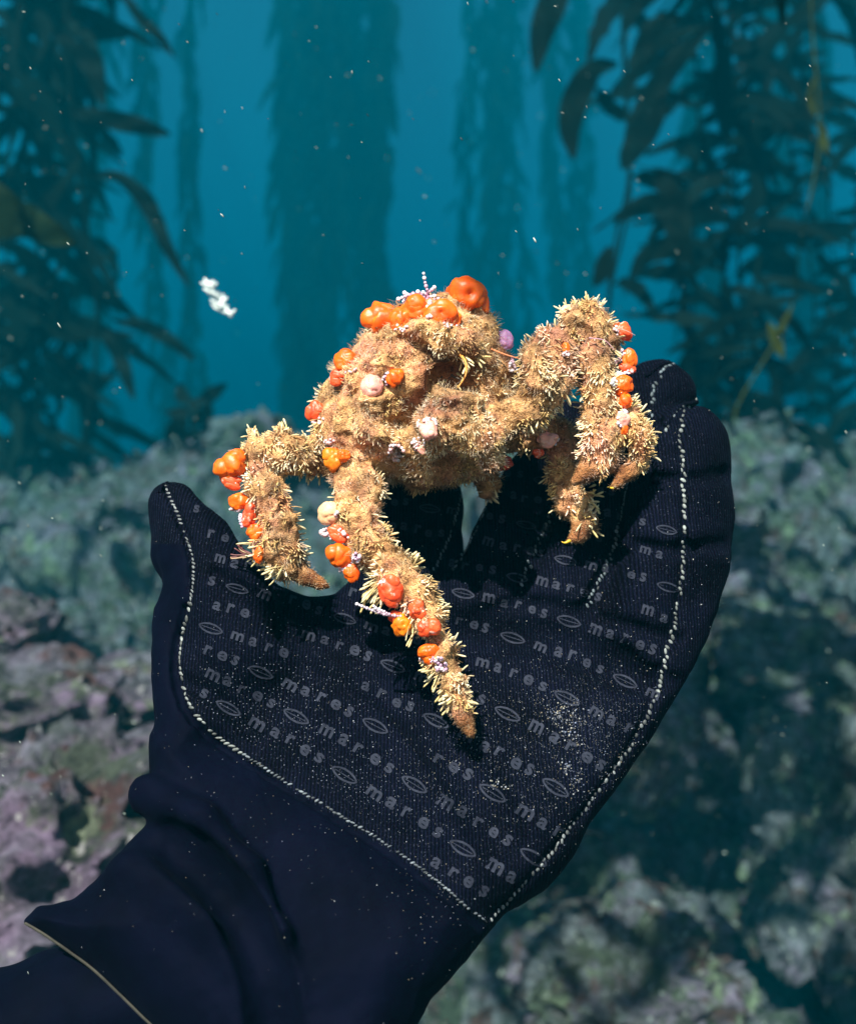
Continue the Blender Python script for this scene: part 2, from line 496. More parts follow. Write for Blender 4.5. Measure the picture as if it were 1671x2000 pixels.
rk = random.Random(9)
for side, n_, (x0, x1), (y0, y1) in (('right', 22, (.12, 1.35), (1.15, 2.7)), ('left', 12, (-1.3, -.45), (1.3, 2.7))):
    for k in range(n_):
        y = rk.uniform(y0, y1); x = rk.uniform(x0, x1) * (y / 2.0 if side == 'right' else 1); z = float(ground(np.array([x]), np.array([y]))[0])
        rr_ = rk.uniform(.05, .12)
        rock(835.5 + x / y * F, 1000 - (z + rr_ * .1) / y * F, y, rr_, (rk.uniform(.8, 1.3), rk.uniform(.8, 1.2), rk.uniform(.6, 1.1)), 'small crusted rock lodged in the reef slope ' + side + ' of the glove', 50 + k, 'small rocks in the reef slope')

# turf: small fronds over the reef
def fan_tufts(name, n, xr, yr, size, seed, dens=0.0, smax=1.0):
    r = np.random.default_rng(seed)
    x = r.uniform(*xr, n); y = r.uniform(*yr, n)
    p = np.stack([x, y, 0 * x], 1); keep = fbm(p * 4, 2, seed) > dens
    x = x[keep]; y = y[keep]; n = len(x); z = ground(x, y)
    K = 4
    base = np.stack([x, y, z - 0.004], 1)
    ang = r.uniform(0, 2 * np.pi, n); el = r.uniform(0.25, 1.3, n)
    d = np.stack([np.cos(ang) * np.cos(el), np.sin(ang) * np.cos(el), np.sin(el)], 1)
    L = size * r.uniform(0.4, 1.0, n) ** 1.5 * smax
    side = np.cross(d, r.normal(size=(n, 3))); side /= np.linalg.norm(side, axis=1)[:, None]
    up = np.cross(side, d)
    prof_w = np.array([0.25, 0.9, 1.0, 0.35])
    V = np.zeros((n, K, 3, 3))
    for k in range(K):
        t = k / (K - 1)
        c = base + d * (L * t)[:, None] + up * (L * 0.35 * t * t * r.uniform(-1, 1, n))[:, None]
        w = (L * 0.22 * prof_w[k] * r.uniform(0.6, 1.3, n))[:, None]
        V[:, k, 0] = c - side * w; V[:, k, 1] = c + up * w * 0.4; V[:, k, 2] = c + side * w
    a = (np.arange(n) * K * 3)[:, None]
    Q = []
    for k in range(K - 1):
        for s in (0, 1):
            Q.append(a + np.array([[k * 3 + s, k * 3 + s + 1, k * 3 + 4 + s, k * 3 + 3 + s]]))
    Q = np.vstack(Q)
    pal = np.array([(0.30, 0.26, 0.27), (0.40, 0.28, 0.33), (0.20, 0.24, 0.10), (0.15, 0.07, 0.05), (0.30, 0.34, 0.32), (0.5, 0.52, 0.48), (0.24, 0.27, 0.14)])
    pi = r.choice(len(pal), n, p=[.28, .2, .15, .12, .14, .05, .06])
    C = 0.42 * pal[pi] * r.uniform(0.6, 1.25, n)[:, None]
    C = np.repeat(C, K * 3, 0)
    me = mesh(name, V.reshape(-1, 3), Q, col=C)
    return link(name, me, MAT_TURF)
MAT_TURF = m_attr('algal turf', 0.75, 0, 0, 0.3)
tag(fan_tufts('seaweed_turf', 110000, (-2.2, 2.2), (0.7, 3.5), 0.014, 101, -0.5), 'short mixed seaweed turf covering the reef', kind='stuff')

# ------------------------------------------------------------------ kelp
g = M('kelp', 0.7, 0.04)
g.col(g.mix(g.attr(), g.ramp(g.noise(9, 3), [(0.3, (0.6, 0.6, 0.6)), (0.7, (1.2, 1.2, 1.2))]), 1.0, 'MULTIPLY'))
MAT_KELP = g.m

def blade(G, p0, d, L, W, r, droop=0.6, col=(0.03, 0.035, 0.012), bulb=True, curl=None):
    d = np.array(d, float); d /= np.linalg.norm(d)
    K = 11; pts = [np.array(p0, float)]; dd = d.copy()
    cu = r.normal(0, 0.17, 3) if curl is None else np.array(curl)
    for k in range(K - 1):
        dd = dd + np.array([0, 0, -droop / K * 1.6]) + cu * 0.7; dd /= np.linalg.norm(dd)
        pts.append(pts[-1] + dd * L / (K - 1))
    pts = np.array(pts)
    s = np.cross(d, [0.2 * r.normal(), 1, 0.2 * r.normal()]); s /= np.linalg.norm(s)
    tw = r.uniform(-1.2, 1.2)
    V = []; t = np.linspace(0, 1, K)
    w = W * 0.5 * np.sin(np.pi * np.clip(t * 0.93 + 0.05, 0, 1)) ** 0.55 * (1 - 0.55 * t)
    for k in range(K):
        T = (pts[min(k + 1, K - 1)] - pts[max(k - 1, 0)]); T /= np.linalg.norm(T)
        s = s - T * (s @ T); s /= np.linalg.norm(s); b = np.cross(T, s)
        a = tw * t[k]; sv = s * math.cos(a) + b * math.sin(a); bv = np.cross(T, sv)
        rip = 0.25 * w[k]
        for j, u in enumerate((-1, -0.45, 0.45, 1)):
            V.append(pts[k] + sv * u * w[k] * (1 + .12 * math.sin(k * 2.3)) + bv * rip * (math.sin(k * 2.1 + j * 1.7)) * abs(u))
    Q = [(k * 4 + j, k * 4 + j + 1, k * 4 + 5 + j, k * 4 + 4 + j) for k in range(K - 1) for j in range(3)]
    c = np.array(col) * r.uniform(0.7, 1.3)
    G.add(V, Q, None, c)
    if bulb:
        P = np.array([p0 - d * L * 0.10, p0 - d * L * .05, p0, p0 + d * L * .03])
        v, q, tt = tube(P, [L * .006, L * .022, L * .03, L * .008], 6); G.add(v, q, tt, c * 1.2)

KOL = (0.0035, 0.007, 0.005)
def kelp(path, label, group, seed, nb, L, W, lean=(0, 0, 0), col=KOL, sr=0.006, droop=0.8, t0=0.0, t1=1.0, both=True):
    r = np.random.default_rng(seed); P = catmull(path, 0.06)
    P = P + 0.02 * np.stack([vn(P * 2 + seed, 1), vn(P * 2 + seed, 2), 0 * P[:, 0]], 1)
    root = empty('kelp', P[np.argmin(P[:, 2])]); tag(root, label, 'kelp', group)
    G = Geo(); G.add(*tube(P, sr, 6), C=np.array(col) * 1.3); G.build('stipe', MAT_KELP, root)
    G = Geo()
    for k in range(nb):
        t = t0 + (t1 - t0) * (k + r.uniform(0, 1)) / nb; i = int(t * (len(P) - 1)); p = P[i]
        a = r.uniform(0, 2 * math.pi)
        d = np.array([math.cos(a), 0.6 * math.sin(a), r.uniform(-0.1, 0.7)]) + np.array(lean) * r.uniform(0.3, 1.2)
        blade(G, p + d * 0.02, d, L * r.uniform(0.6, 1.25), W * r.uniform(0.7, 1.3), r, droop * r.uniform(0.5, 1.4), col)
    G.build('foliage', MAT_KELP, root)
    return root
def kp(pts, Y): return [atm(px, py, Y + dy) for (px, py, *q) in pts for dy in [q[0] if q else 0]]

# right hand forest
GR = 'giant kelp strands right of the crab'
kelp(kp([(1400, 1000), (1390, 700), (1420, 350), (1400, -80), (1390, -500)], 3.1), 'dense dark kelp strand in the middle of the forest on the right', GR, 1, 105, .38, .065)
kelp(kp([(1480, 1000), (1455, 650), (1440, 300), (1450, -80), (1440, -500)], 3.5), 'broad dark kelp strand just right of the densest one', GR, 2, 90, .40, .068)
kelp(kp([(1560, 980), (1590, 600), (1540, 250), (1570, -80), (1560, -500)], 3.9), 'kelp strand behind the thin yellow green stalk', GR, 3, 50, .42, .062)
kelp(kp([(1720, 980), (1660, 600), (1690, 250), (1650, -80), (1680, -500)], 3.4), 'kelp strand cut by the right edge of the picture', GR, 4, 48, .40, .06, (-.4, 0, 0))
kelp(kp([(1330, 1000), (1340, 750), (1360, 400), (1345, -80), (1340, -500)], 3.3), 'leafy kelp strand on the near side of the right forest', GR, 5, 40, .36, .075, (-.3, 0, 0))
kelp(kp([(1190, 900), (1185, 600), (1225, 380), (1215, 100), (1222, -80), (1220, -400)], 3.0), 'thin kelp stalk with few blades, first from the open water', GR, 6, 9, .30, .075, (.4, 0, -.2), t1=.8)
kelp(kp([(1620, 1000), (1640, 700), (1610, 350), (1600, -60), (1610, -500)], 4.6), 'fainter kelp strand behind the right forest', GR, 7, 30, .45, .10)
# hero blades hanging at the forest's left side
def lone(path, width, label, Y, col=KOL):
    P = catmull([atm(px, py, Y) for px, py in path], .02); n = len(P); t = np.linspace(0, 1, n)
    w = width * 0.5 * np.sin(np.pi * np.clip(t * .96 + .02, 0, 1)) ** 0.7
    T = np.gradient(P, axis=0); T /= np.linalg.norm(T, axis=1)[:, None]
    s = np.cross(T, [0.0, 1, 0.25]); s /= np.linalg.norm(s, axis=1)[:, None]
    b = np.array([0, 1.0, 0])
    V = np.stack([P - s * w[:, None], P - s * w[:, None] * .4 + b * .012 * np.sin(t * 17)[:, None], P + s * w[:, None] * .4 + b * .012 * np.cos(t * 13)[:, None], P + s * w[:, None]], 1)
    Q = [(k * 4 + j, k * 4 + j + 1, k * 4 + 5 + j, k * 4 + 4 + j) for k in range(n - 1) for j in range(3)]
    G = Geo(); G.add(V.reshape(-1, 3), Q, None, col)
    return G
def hero(label, blades, stem, Y, seed, group, col=KOL, sr=.005):
    root = empty('kelp', atm(stem[-1][0], stem[-1][1], Y)); tag(root, label, 'kelp', group)
    G = Geo(); G.add(*tube(catmull([atm(px, py, Y) for px, py in stem], .04), sr, 6), C=np.array(col) * 1.3); G.build('stipe', MAT_KELP, root)
    for path, w in blades:
        lone(path, w, '', Y, col).build('blade', MAT_KELP, root)
    return root
hero('kelp stalk with a long curved blade hanging alone beside the forest',
     [([(1205, 125), (1160, 135), (1125, 190), (1112, 250), (1120, 310)], .085), ([(1225, 60), (1240, 10), (1290, -10)], .05),
      ([(1226, 180), (1270, 60), (1330, 30)], .06), ([(1222, 300), (1240, 240), (1310, 130), (1385, 50)], .07),
      ([(1215, 330), (1235, 290), (1300, 190)], .09), ([(1200, 440), (1230, 410), (1290, 400), (1340, 500)], .06),
      ([(1270, 340), (1310, 380), (1330, 480), (1350, 520)], .09), ([(1190, 480), (1180, 520), (1160, 560)], .06),
      ([(1230, 540), (1260, 500), (1310, 490), (1350, 520)], .06)],
     [(1222, -300), (1215, 60), (1228, 330), (1205, 450), (1188, 600), (1196, 900)], 2.75, 5, GR)
hero('single dark kelp blade hanging from above the picture at top centre right', [([(1100, -160), (1085, -20), (1058, 60), (1045, 140)], .09)],
     [(1120, -500), (1105, -300), (1100, -150)], 2.7, 6, GR)
hero('thin yellow green kelp stalk trailing in front of the right forest', [([(1595, 240), (1606, 262), (1612, 300)], .02), ([(1500, 630), (1515, 665), (1528, 700)], .03), ([(1590, 150), (1580, 190), (1590, 230)], .015), ([(1545, 600), (1525, 640), (1512, 650)], .02)],
     [(1585, -300), (1583, 20), (1600, 230), (1592, 330), (1562, 470), (1545, 600), (1505, 680), (1440, 790), (1420, 870)], 2.2, 7, GR, (0.045, 0.045, 0.006), .0024)
kelp(kp([(1560, 960), (1520, 750), (1470, 640), (1480, 500)], 2.9), 'low kelp sprig hanging over the right reef crest', GR, 15, 16, .30, .05, (.3, 0, -.6))
# left hand forest
GL = 'giant kelp strands left of the crab'
kelp(kp([(60, 1000), (90, 650), (50, 300), (90, -80), (80, -500)], 3.2), 'densest dark kelp strand in the forest on the left', GL, 31, 135, .42, .06, (.4, 0, -.7))
kelp(kp([(-60, 1000), (-20, 650), (-50, 300), (0, -80), (0, -500)], 3.0), 'dark kelp strand cut by the left edge of the picture', GL, 32, 105, .42, .062, (.4, 0, -.6))
kelp(kp([(170, 960), (150, 650), (185, 300), (140, -80), (130, -500)], 3.5), 'kelp strand on the open water side of the left forest', GL, 33, 26, .42, .06, (.7, 0, -.9))
kelp(kp([(30, 1000), (20, 700), (10, 350), (60, 0), (50, -500)], 4.2), 'fainter kelp strand behind the left forest', GL, 34, 40, .5, .11)
hero('kelp stalk with narrow blades reaching right over open water',
     [([(230, -30), (270, 30), (310, 70), (342, 112)], .035), ([(130, 215), (200, 230), (270, 245), (332, 262)], .06), ([(165, 340), (240, 350), (300, 420), (320, 470), (370, 560)], .05),
      ([(250, 350), (290, 390), (318, 450)], .04), ([(220, 625), (290, 640), (340, 670), (382, 705)], .045), ([(190, 640), (230, 690), (262, 780)], .05), ([(100, 60), (170, 120), (205, 210)], .06)],
     [(150, -400), (130, 0), (150, 300), (190, 620), (160, 900)], 2.8, 8, GL)
hero('olive green kelp frond closest to the camera on the left edge', [([(-40, 340), (20, 410), (90, 450), (150, 475)], .07), ([(-60, 420), (-10, 430), (60, 425)], .08)],
     [(-90, -200), (-60, 200), (-50, 400), (-40, 900)], 1.9, 9, GL, (0.012, 0.02, 0.006))
kelp(kp([(372, 860), (375, 815), (370, 780)], 2.9), 'small dark seaweed clump standing on the reef crest', None, 40, 14, .10, .06, (0, 0, .3))
# far columns, faded by the water
GF = 'far kelp columns fading into the blue'
ci = 0
for (px, wd, Yd, n, top) in ((655, 70, 14.5, 13, -900), (1030, 85, 17.5, 9, -900), (250, 80, 15.5, 4, -900), (1480, 100, 15.0, 5, -900)):
    for k in range(n):
        ci += 1
        x = px + (k + .5 - n / 2) * wd * 3.4 / n + random.uniform(-26, 26)
        lab = {655: 'far kelp column left of centre, faded to dark blue', 1030: 'faint far kelp column right of centre',
               250: 'far kelp behind the left forest', 1480: 'far kelp behind the right forest'}[px]
        kelp(kp([(x, 1080), (x + random.uniform(-25, 25), 700), (x + random.uniform(-25, 25), 300), (x, -80), (x, -0 + top * .6)], Yd + random.uniform(-1.5, 1.5)),
             lab, GF, 100 + ci, 170, .70, .17, sr=.03, droop=6.0, col=(.006, .008, .004))

# unseen blades added overhead to keep the near water and the reef in shade
rc = np.random.default_rng(77); G = Geo()
for k in range(800):
    p = np.array([rc.uniform(-3.2, 2.8), rc.uniform(-0.46, 1.75), rc.uniform(1.05, 1.35)]); a = rc.uniform(0, 6.28)
    if p[0] < -0.45 and p[1] < 0.12: continue
    if p[1] > 0.9 and rc.random() < (p[1] - 0.9) / .8: continue
    blade(G, p, (math.cos(a), math.sin(a), rc.uniform(-.15, .15)), .38, .09, rc, .15, (0.03, 0.034, 0.01), bulb=False)
for k in range(75):  # lower blades, also added out of view, to dapple the near ground with shade
    a = rc.uniform(0, 6.28)
    blade(G, np.array([rc.uniform(-.42, .45), rc.uniform(-.16, .9), rc.uniform(.75, .9)]), (math.cos(a), math.sin(a), 0), .30, .08, rc, .1, (0.03, 0.034, 0.01), bulb=False)
tag(G.build('added_kelp_shade', MAT_KELP, None), 'added mat of kelp blades out of view overhead, shading the near water and reef', kind='stuff')

# ------------------------------------------------------------------ the diver's hand: sleeve and glove
def dmid(X, Y):
    base = np.interp(Y, [650, 1000, 1350, 1700, 2200], [330, 185, 10, -130, -260])
    cup = 70 * np.clip(1 - ((X - 860) / 470) ** 2, -0.4, 1) * np.clip((1900 - Y) / 400, 0, 1)
    return base + cup

PALM = [(296, 1230), (300, 1190), (322, 1150), (380, 1080), (450, 1060), (515, 1112), (545, 1142), (600, 1163), (650, 1158), (700, 1120), (740, 1080), (830, 1060), (885, 1112), (960, 1060), (1080, 1040),
        (1210, 1000), (1310, 930), (1420, 940), (1431, 1010), (1425, 1100), (1398, 1200), (1350, 1310), (1290, 1420), (1200, 1545), (1085, 1680), (965, 1795), (925, 1850), (830, 1945), (800, 1990),
        (800, 1700), (420, 1480), (303, 1520), (303, 1420), (295, 1320)]
CUFF = [(303, 1440), (303, 1585), (268, 1630), (210, 1700), (140, 1758), (75, 1770), (45, 1800), (85, 1825), (180, 1890), (305, 2010), (430, 2120), (560, 2190), (770, 2190), (812, 2010), (835, 1950), (960, 1800), (800, 1640), (520, 1460)]
fd = Field((-20, 660, -470), (1470, 2200, 430), 7)
X2 = fd.ax[0][:, None].astype(float); Y2 = fd.ax[1][None, :].astype(float)
Dm = dmid(X2, Y2).astype(np.float32)
Z3 = fd.ax[2][None, None, :]
def slab(poly, R, k, off=0):
    s = polysd(poly, X2, Y2)[:, :, None].astype(np.float32)
    Rf = np.float32(R) if np.isscalar(R) else R[:, :, None].astype(np.float32)
    D = np.sqrt(np.clip(s + Rf, 0, None) ** 2 + (Z3 - Dm[:, :, None] - off) ** 2) - Rf
    fd.put((slice(None),) * 3, D.astype(np.float32), k)
Rp = np.interp(Y2, [1000, 1150, 1400, 1800], [62, 78, 105, 125]) + 0 * X2
slab(PALM, Rp, 0)
slab(CUFF, 130, 40, -10)
def dm(x, y): return float(dmid(np.array(float(x)), np.array(float(y))))
def fin(pts, k): fd.chain([(x, y, dm(x, y) + o, r) for x, y, o, r in pts], k)
fin([(808, 1200, 10, 80), (816, 1080, 25, 80), (820, 980, 20, 78), (826, 930, 10, 72)], 26)
fin([(940, 1210, 0, 68), (983, 1080, -5, 70), (1048, 950, -5, 72), (1110, 850, 0, 68)], 14)
fin([(1090, 1230, 5, 76), (1130, 1090, 0, 78), (1190, 950, -5, 82), (1262, 830, 0, 80), (1283, 778, 0, 74)], 12)
fin([(1270, 1250, -10, 90), (1313, 1100, -30, 108), (1325, 990, -40, 106), (1333, 905, -40, 97), (1338, 880, -40, 90)], 12)
# thumb: pad in front, knuckle behind
fin([(338, 992, -40, 50), (385, 1075, -60, 72), (430, 1170, -60, 98), (470, 1290, -40, 120)], 30)
fin([(330, 985, -20, 42), (345, 1080, -10, 48), (362, 1130, 0, 40)], 12)
# rolled fold at the wrist, ridges, heel of the hand
fin([(290, 1554, -60, 42), (390, 1606, -142, 40), (480, 1700, -152, 34), (535, 1830, -150, 30), (565, 1960, -140, 26)], 26)
fin([(250, 1700, -80, 30), (400, 1800, -120, 18), (520, 1950, -115, 14)], 60)
fin([(640, 1380, -20, 95), (900, 1560, -25, 95), (1000, 1640, -20, 100)], 90)
# grooves: between fingers, along the seam of the palm panel, palm creases
def groove(pts, r, k, off=0):
    out = []
    for x, y in catmull(pts, 30):
        i = np.clip(int((x - fd.ax[0][0]) / fd.h), 0, len(fd.ax[0]) - 1); j = np.clip(int((y - fd.ax[1][0]) / fd.h), 0, len(fd.ax[1]) - 1)
        c = np.where(fd.F[i, j] < 0)[0]
        if len(c): out.append((x, y, fd.ax[2][c[0]] + off, r))
    if len(out) > 1: fd.chain(out, k, sub=True)
SEAM_LOW = [(322, 948), (345, 1000), (368, 1060), (378, 1110), (372, 1180), (357, 1240), (352, 1300), (368, 1370), (410, 1425), (470, 1470), (560, 1528), (660, 1590), (760, 1652), (850, 1718), (905, 1765), (950, 1802)]
SEAM_RIGHT = [(958, 1795), (1030, 1722), (1105, 1628), (1180, 1530), (1245, 1435), (1284, 1350), (1303, 1270), (1325, 1170), (1335, 1050), (1334, 930), (1328, 850), (1340, 800), (1375, 780), (1412, 800)]
SEAM_A = [(1018, 1142), (1040, 1085), (1066, 1030), (1082, 985), (1090, 940)]
SEAM_B = [(1148, 1184), (1175, 1120), (1200, 1060), (1214, 1000), (1228, 930), (1245, 880)]
SEAM_C = [(848, 1112), (872, 1060), (893, 1000), (905, 945)]
SEAM_D = [(884, 1112), (912, 1070), (940, 1010), (968, 945)]
SEAM_RING = [(1262, 870), (1272, 790), (1285, 735), (1310, 712), (1348, 722)]
groove([(1010, 1165), (1050, 1075), (1090, 985), (1120, 900)], 16, 10)
groove([(1140, 1205), (1195, 1095), (1235, 1000), (1262, 900), (1280, 830)], 17, 10, 4)
groove([(862, 1118), (885, 1075), (915, 990), (935, 900)], 22, 8)
groove([(p[0] - 9, p[1] + 9) for p in SEAM_LOW[4:]], 9, 8, 2)
groove(SEAM_LOW[:6], 7, 9, 2); groove(SEAM_RIGHT, 7, 10, 2)
for cr in ([(1000, 1010), (1060, 1030), (1090, 1040)], [(1095, 1040), (1160, 1060), (1225, 1085)], [(1235, 1060), (1310, 1075), (1420, 1060)], [(1240, 930), (1330, 940), (1425, 925)], [(740, 1040), (800, 1052), (870, 1045)],
           [(930, 1195), (1060, 1180), (1190, 1215), (1320, 1250)], [(420, 1120), (470, 1150), (540, 1195)], [(360, 1330), (430, 1370), (500, 1440)], [(1170, 1260), (1240, 1310), (1320, 1330)]):
    groove(cr, 9, 22, 3)
groove([(700, 1240), (900, 1230), (1100, 1250), (1250, 1330)], 22, 50)
groove([(560, 1220), (760, 1330), (900, 1480), (980, 1640)], 26, 60)
groove([(330, 1640), (450, 1750), (520, 1900), (540, 2080)], 26, 50)
PG, QG = fd.extract()
# slack folds in the cloth
PG = PG + vnormals(PG, QG) * (4.0 * fbm(PG / 130.0, 2, 7) + 1.3 * fbm(PG / 26.0, 2, 8))[:, None]
NG = vnormals(PG, QG)
if ((PG - PG.mean(0)) * NG).sum() < 0: NG = -NG
BV = BVHTree.FromPolygons([tuple(v) for v in PG], [tuple(int(i) for i in q) for q in QG])
def hit(x, y):
    r = BV.ray_cast(Vector((x, y, -900)), Vector((0, 0, 1)))
    if r[0] is None: return None
    n = np.array(r[1]);  n = -n if n[2] > 0 else n
    return np.array(r[0]), n

person = empty('person', at([(300, 1900, -150)])[0])
tag(person, 'diver reaching in with a black gloved hand, palm up under the crab', 'person')
po = np.array(person.location)
def flipped(V, Q):   # the pixel frame has y down; keep faces outward in the world
    return Q
def px_obj(name, V, Q, mat, parent, col=None, T=None, smooth=True):
    W = at(V) - np.array(wloc(parent))
    return link(name, mesh(name, W, Q, T, smooth, col), mat, parent)
glove = px_obj('glove', PG, QG, MAT_GLOVE, person)
glove.data.materials.append(MAT_SLEEVE)      # smooth skin of the cuff below the palm panel
fcn = PG[QG].mean(1); below = polysd(SEAM_LOW[2:] + [(962, 1815), (900, 1880), (820, 2300), (-300, 2300), (-300, 1000)], fcn[:, 0], fcn[:, 1]) < -7
glove.data.polygons.foreach_set('material_index', below.astype(np.int32))
# sleeve inside the cuff
fs = Field((-420, 1700, -620), (620, 2500, 120), 11)
fs.chain([(430, 1960, -50, 150), (180, 2012, -50, 162), (-60, 2085, -60, 175), (-300, 2180, -70, 190)], 40)
PS, QS = fs.extract(); PS = PS + vnormals(PS, QS) * (6 * fbm(PS / 90.0, 2, 17))[:, None]
px_obj('sleeve', PS, QS, MAT_SLEEVE, person)

# stitching
def stitches(G, path, step=9.5, ln=9.0, w=2.7, wob=0.6, colr=(0.42, 0.45, 0.46), zig=0.0):
    P = catmull(path, 2.0); d = np.r_[0, np.cumsum(np.linalg.norm(np.diff(P, axis=0), axis=1))]
    B, BQ, BT = ball(8, 6)
    s = 0.0; k = 0
    while s < d[-1]:
        x = np.interp(s, d, P[:, 0]); y = np.interp(s, d, P[:, 1])
        x2 = np.interp(min(s + 3, d[-1]), d, P[:, 0]); y2 = np.interp(min(s + 3, d[-1]), d, P[:, 1])
        s += step * random.uniform(0.85, 1.15); k += 1
        h = hit(x, y)
        if h is None or random.random() < .05: continue
        p, n = h
        t = np.array([x2 - x, y2 - y, 0.0]); t = t - n * (t @ n); L = np.linalg.norm(t)
        if L < 1e-6: continue
        t /= L; b = np.cross(n, t)
        a = R_(random.gauss(36, 16)); u = t * math.cos(a) + b * math.sin(a); v = np.cross(n, u)
        off = b * random.uniform(-wob, wob) * 3 + b * zig * (1 if k % 2 else -1)
        ll = ln * random.uniform(0.75, 1.2)
        V = p + off - n * 0.2 + B[:, :1] * u * ll * .62 + B[:, 1:2] * v * w * random.uniform(.8, 1.3) + B[:, 2:] * n * w * .9
        G.add(V, BQ, BT, np.array(colr) * random.uniform(0.10, 0.62))
G = Geo()
stitches(G, SEAM_LOW[:5], 8, 8, 2.2, 0.4)
stitches(G, SEAM_LOW[4:10], 10, 11, 3.0, 0.4, (0.52, 0.55, 0.53))
stitches(G, SEAM_LOW[9:], 8.5, 8, 2.2, 0.6, (0.33, 0.37, 0.42))
stitches(G, SEAM_RIGHT[:6], 11, 9, 3.2, 1.2)
stitches(G, SEAM_RIGHT[5:], 10, 10, 3.3, 1.4, (0.48, 0.52, 0.50))
for sp in (SEAM_A, SEAM_B, SEAM_C, SEAM_D, SEAM_RING):
    stitches(G, sp, 8, 8, 2.8, 1.5, (0.26, 0.32, 0.36), 1.5)
# finger tip edge seams
stitches(G, [(1300, 840), (1318, 806), (1350, 790), (1390, 797), (1412, 812)], 8, 8, 3, 1.0, (0.3, 0.34, 0.36))
G.build('stitching', MAT_STITCH, glove, px=True)
# raised hem behind the finger tips
def hem(path, r):
    P = []
    for x, y in catmull(path, 8):
        h = hit(x, y)
        if h is not None: P.append(h[0] + h[1] * 1.0)
    if len(P) > 2:
        G = Geo(); G.add(*tube(np.array(P), r, 8), C=(0.01, 0.011, 0.02)); G.build('finger_hem', MAT_GLOVE, glove, px=True)
hem([(1300, 832), (1320, 800), (1350, 786), (1385, 789), (1408, 803)], 5)
hem([(1262, 735), (1285, 716), (1315, 708), (1340, 722)], 5)
hem([(312, 962), (318, 948), (330, 944)], 4)

# printed words and leaf marks in rows across the palm panel
PANEL = SEAM_LOW + [(1030, 1722), (1105, 1628), (1180, 1530), (1245, 1435), (1284, 1350), (1303, 1270), (1325, 1170), (1300, 1010), (1240, 900), (1120, 860), (1000, 900), (740, 930), (700, 1100), (640, 1165), (560, 1150), (500, 1080), (420, 980)]
def glyph(ch):
    c = bpy.data.curves.new('g', 'FONT'); c.body = ch; c.size = 1.0; c.resolution_u = 3; c.offset = 0.03
    o = bpy.data.objects.new('g', c); sc.collection.objects.link(o)
    dg = bpy.context.evaluated_depsgraph_get(); me = bpy.data.meshes.new_from_object(o.evaluated_get(dg))
    v = np.array([tuple(q.co) for q in me.vertices])[:, :2]
    me.calc_loop_triangles(); t = np.array([tuple(q.vertices) for q in me.loop_triangles])
    bpy.data.objects.remove(o); bpy.data.curves.remove(c); bpy.data.meshes.remove(me)
    return v, t
GL_ = {c: glyph(c) for c in 'mares'}
def leafmark():
    n = 14; t = np.arange(n) * 2 * math.pi / n; out = np.stack([np.cos(t), np.sin(t) * 0.42 * (0.55 + 0.45 * np.abs(np.sin(t)))], 1); inn = out * [0.84, 0.66]
    V = np.vstack([out, inn]); T = []
    for i in range(n):
        j = (i + 1) % n; T += [(i, j, n + j), (i, n + j, n + i)]
    m = len(V); V = np.vstack([V, [(-.75, .03), (-.75, -.03), (.75, .03), (.75, -.03)]]); T += [(m, m + 1, m + 3), (m, m + 3, m + 2)]
    return V, np.array(T)
LEAF = leafmark()
def angf(x, y): return R_(np.interp(y, [950, 1150, 1300, 1500], [8, 12, 20, 31]) + np.interp(x, [400, 900, 1300], [4, 0, 6]) * 0.8)
Gp = Geo()
def stamp(vt, x, y, a, sx, sy, lift=1.6):
    v, t = vt; c, s = math.cos(a), math.sin(a)
    X = x + v[:, 0] * sx * c + v[:, 1] * sy * s; Y = y + v[:, 0] * sx * s - v[:, 1] * sy * c
    out = []
    for xx, yy in zip(X, Y):
        h = hit(xx, yy)
        if h is None: return
        out.append(h[0] + h[1] * lift)
    out = np.array(out)
    if np.ptp(out[:, 2]) > 45: return
    Gp.add(out, None, t, 0.5)
PANA = np.array(PANEL, float)
for row, y00 in enumerate(range(560, 1850, 43)):
    x = 330.0; y = float(y00); seq = ['m', 'a', 'r', 'e', 's', ' ', '*', ' ']; q = (row * 5) % 8
    while x < 1330:
        a = angf(x, y); ch = seq[q % 8]; q += 1
        sc_ = float(np.interp(y, [950, 1200, 1500], [0.66, 0.80, 1.0])) * random.uniform(.96, 1.04)
        ins = polysd(PANA, np.array(x), np.array(y)) < -16
        if ch in GL_ and ins: stamp(GL_[ch], x + random.gauss(0, 1), y + random.gauss(0, 1.5), a + random.gauss(0, .05), 44 * sc_ * random.uniform(.9, 1.1), 42 * sc_ * random.uniform(.88, 1.1))
        if ch == '*' and ins: stamp(LEAF, x + 15, y, a, 30 * sc_, 30 * sc_)
        adv = {' ': 20, '*': 46, 'm': 47}.get(ch, 35) * sc_
        x += adv * math.cos(a); y += adv * math.sin(a)
Gp.build('palm_print_lettering', MAT_PRINT, glove, px=True, smooth=False)

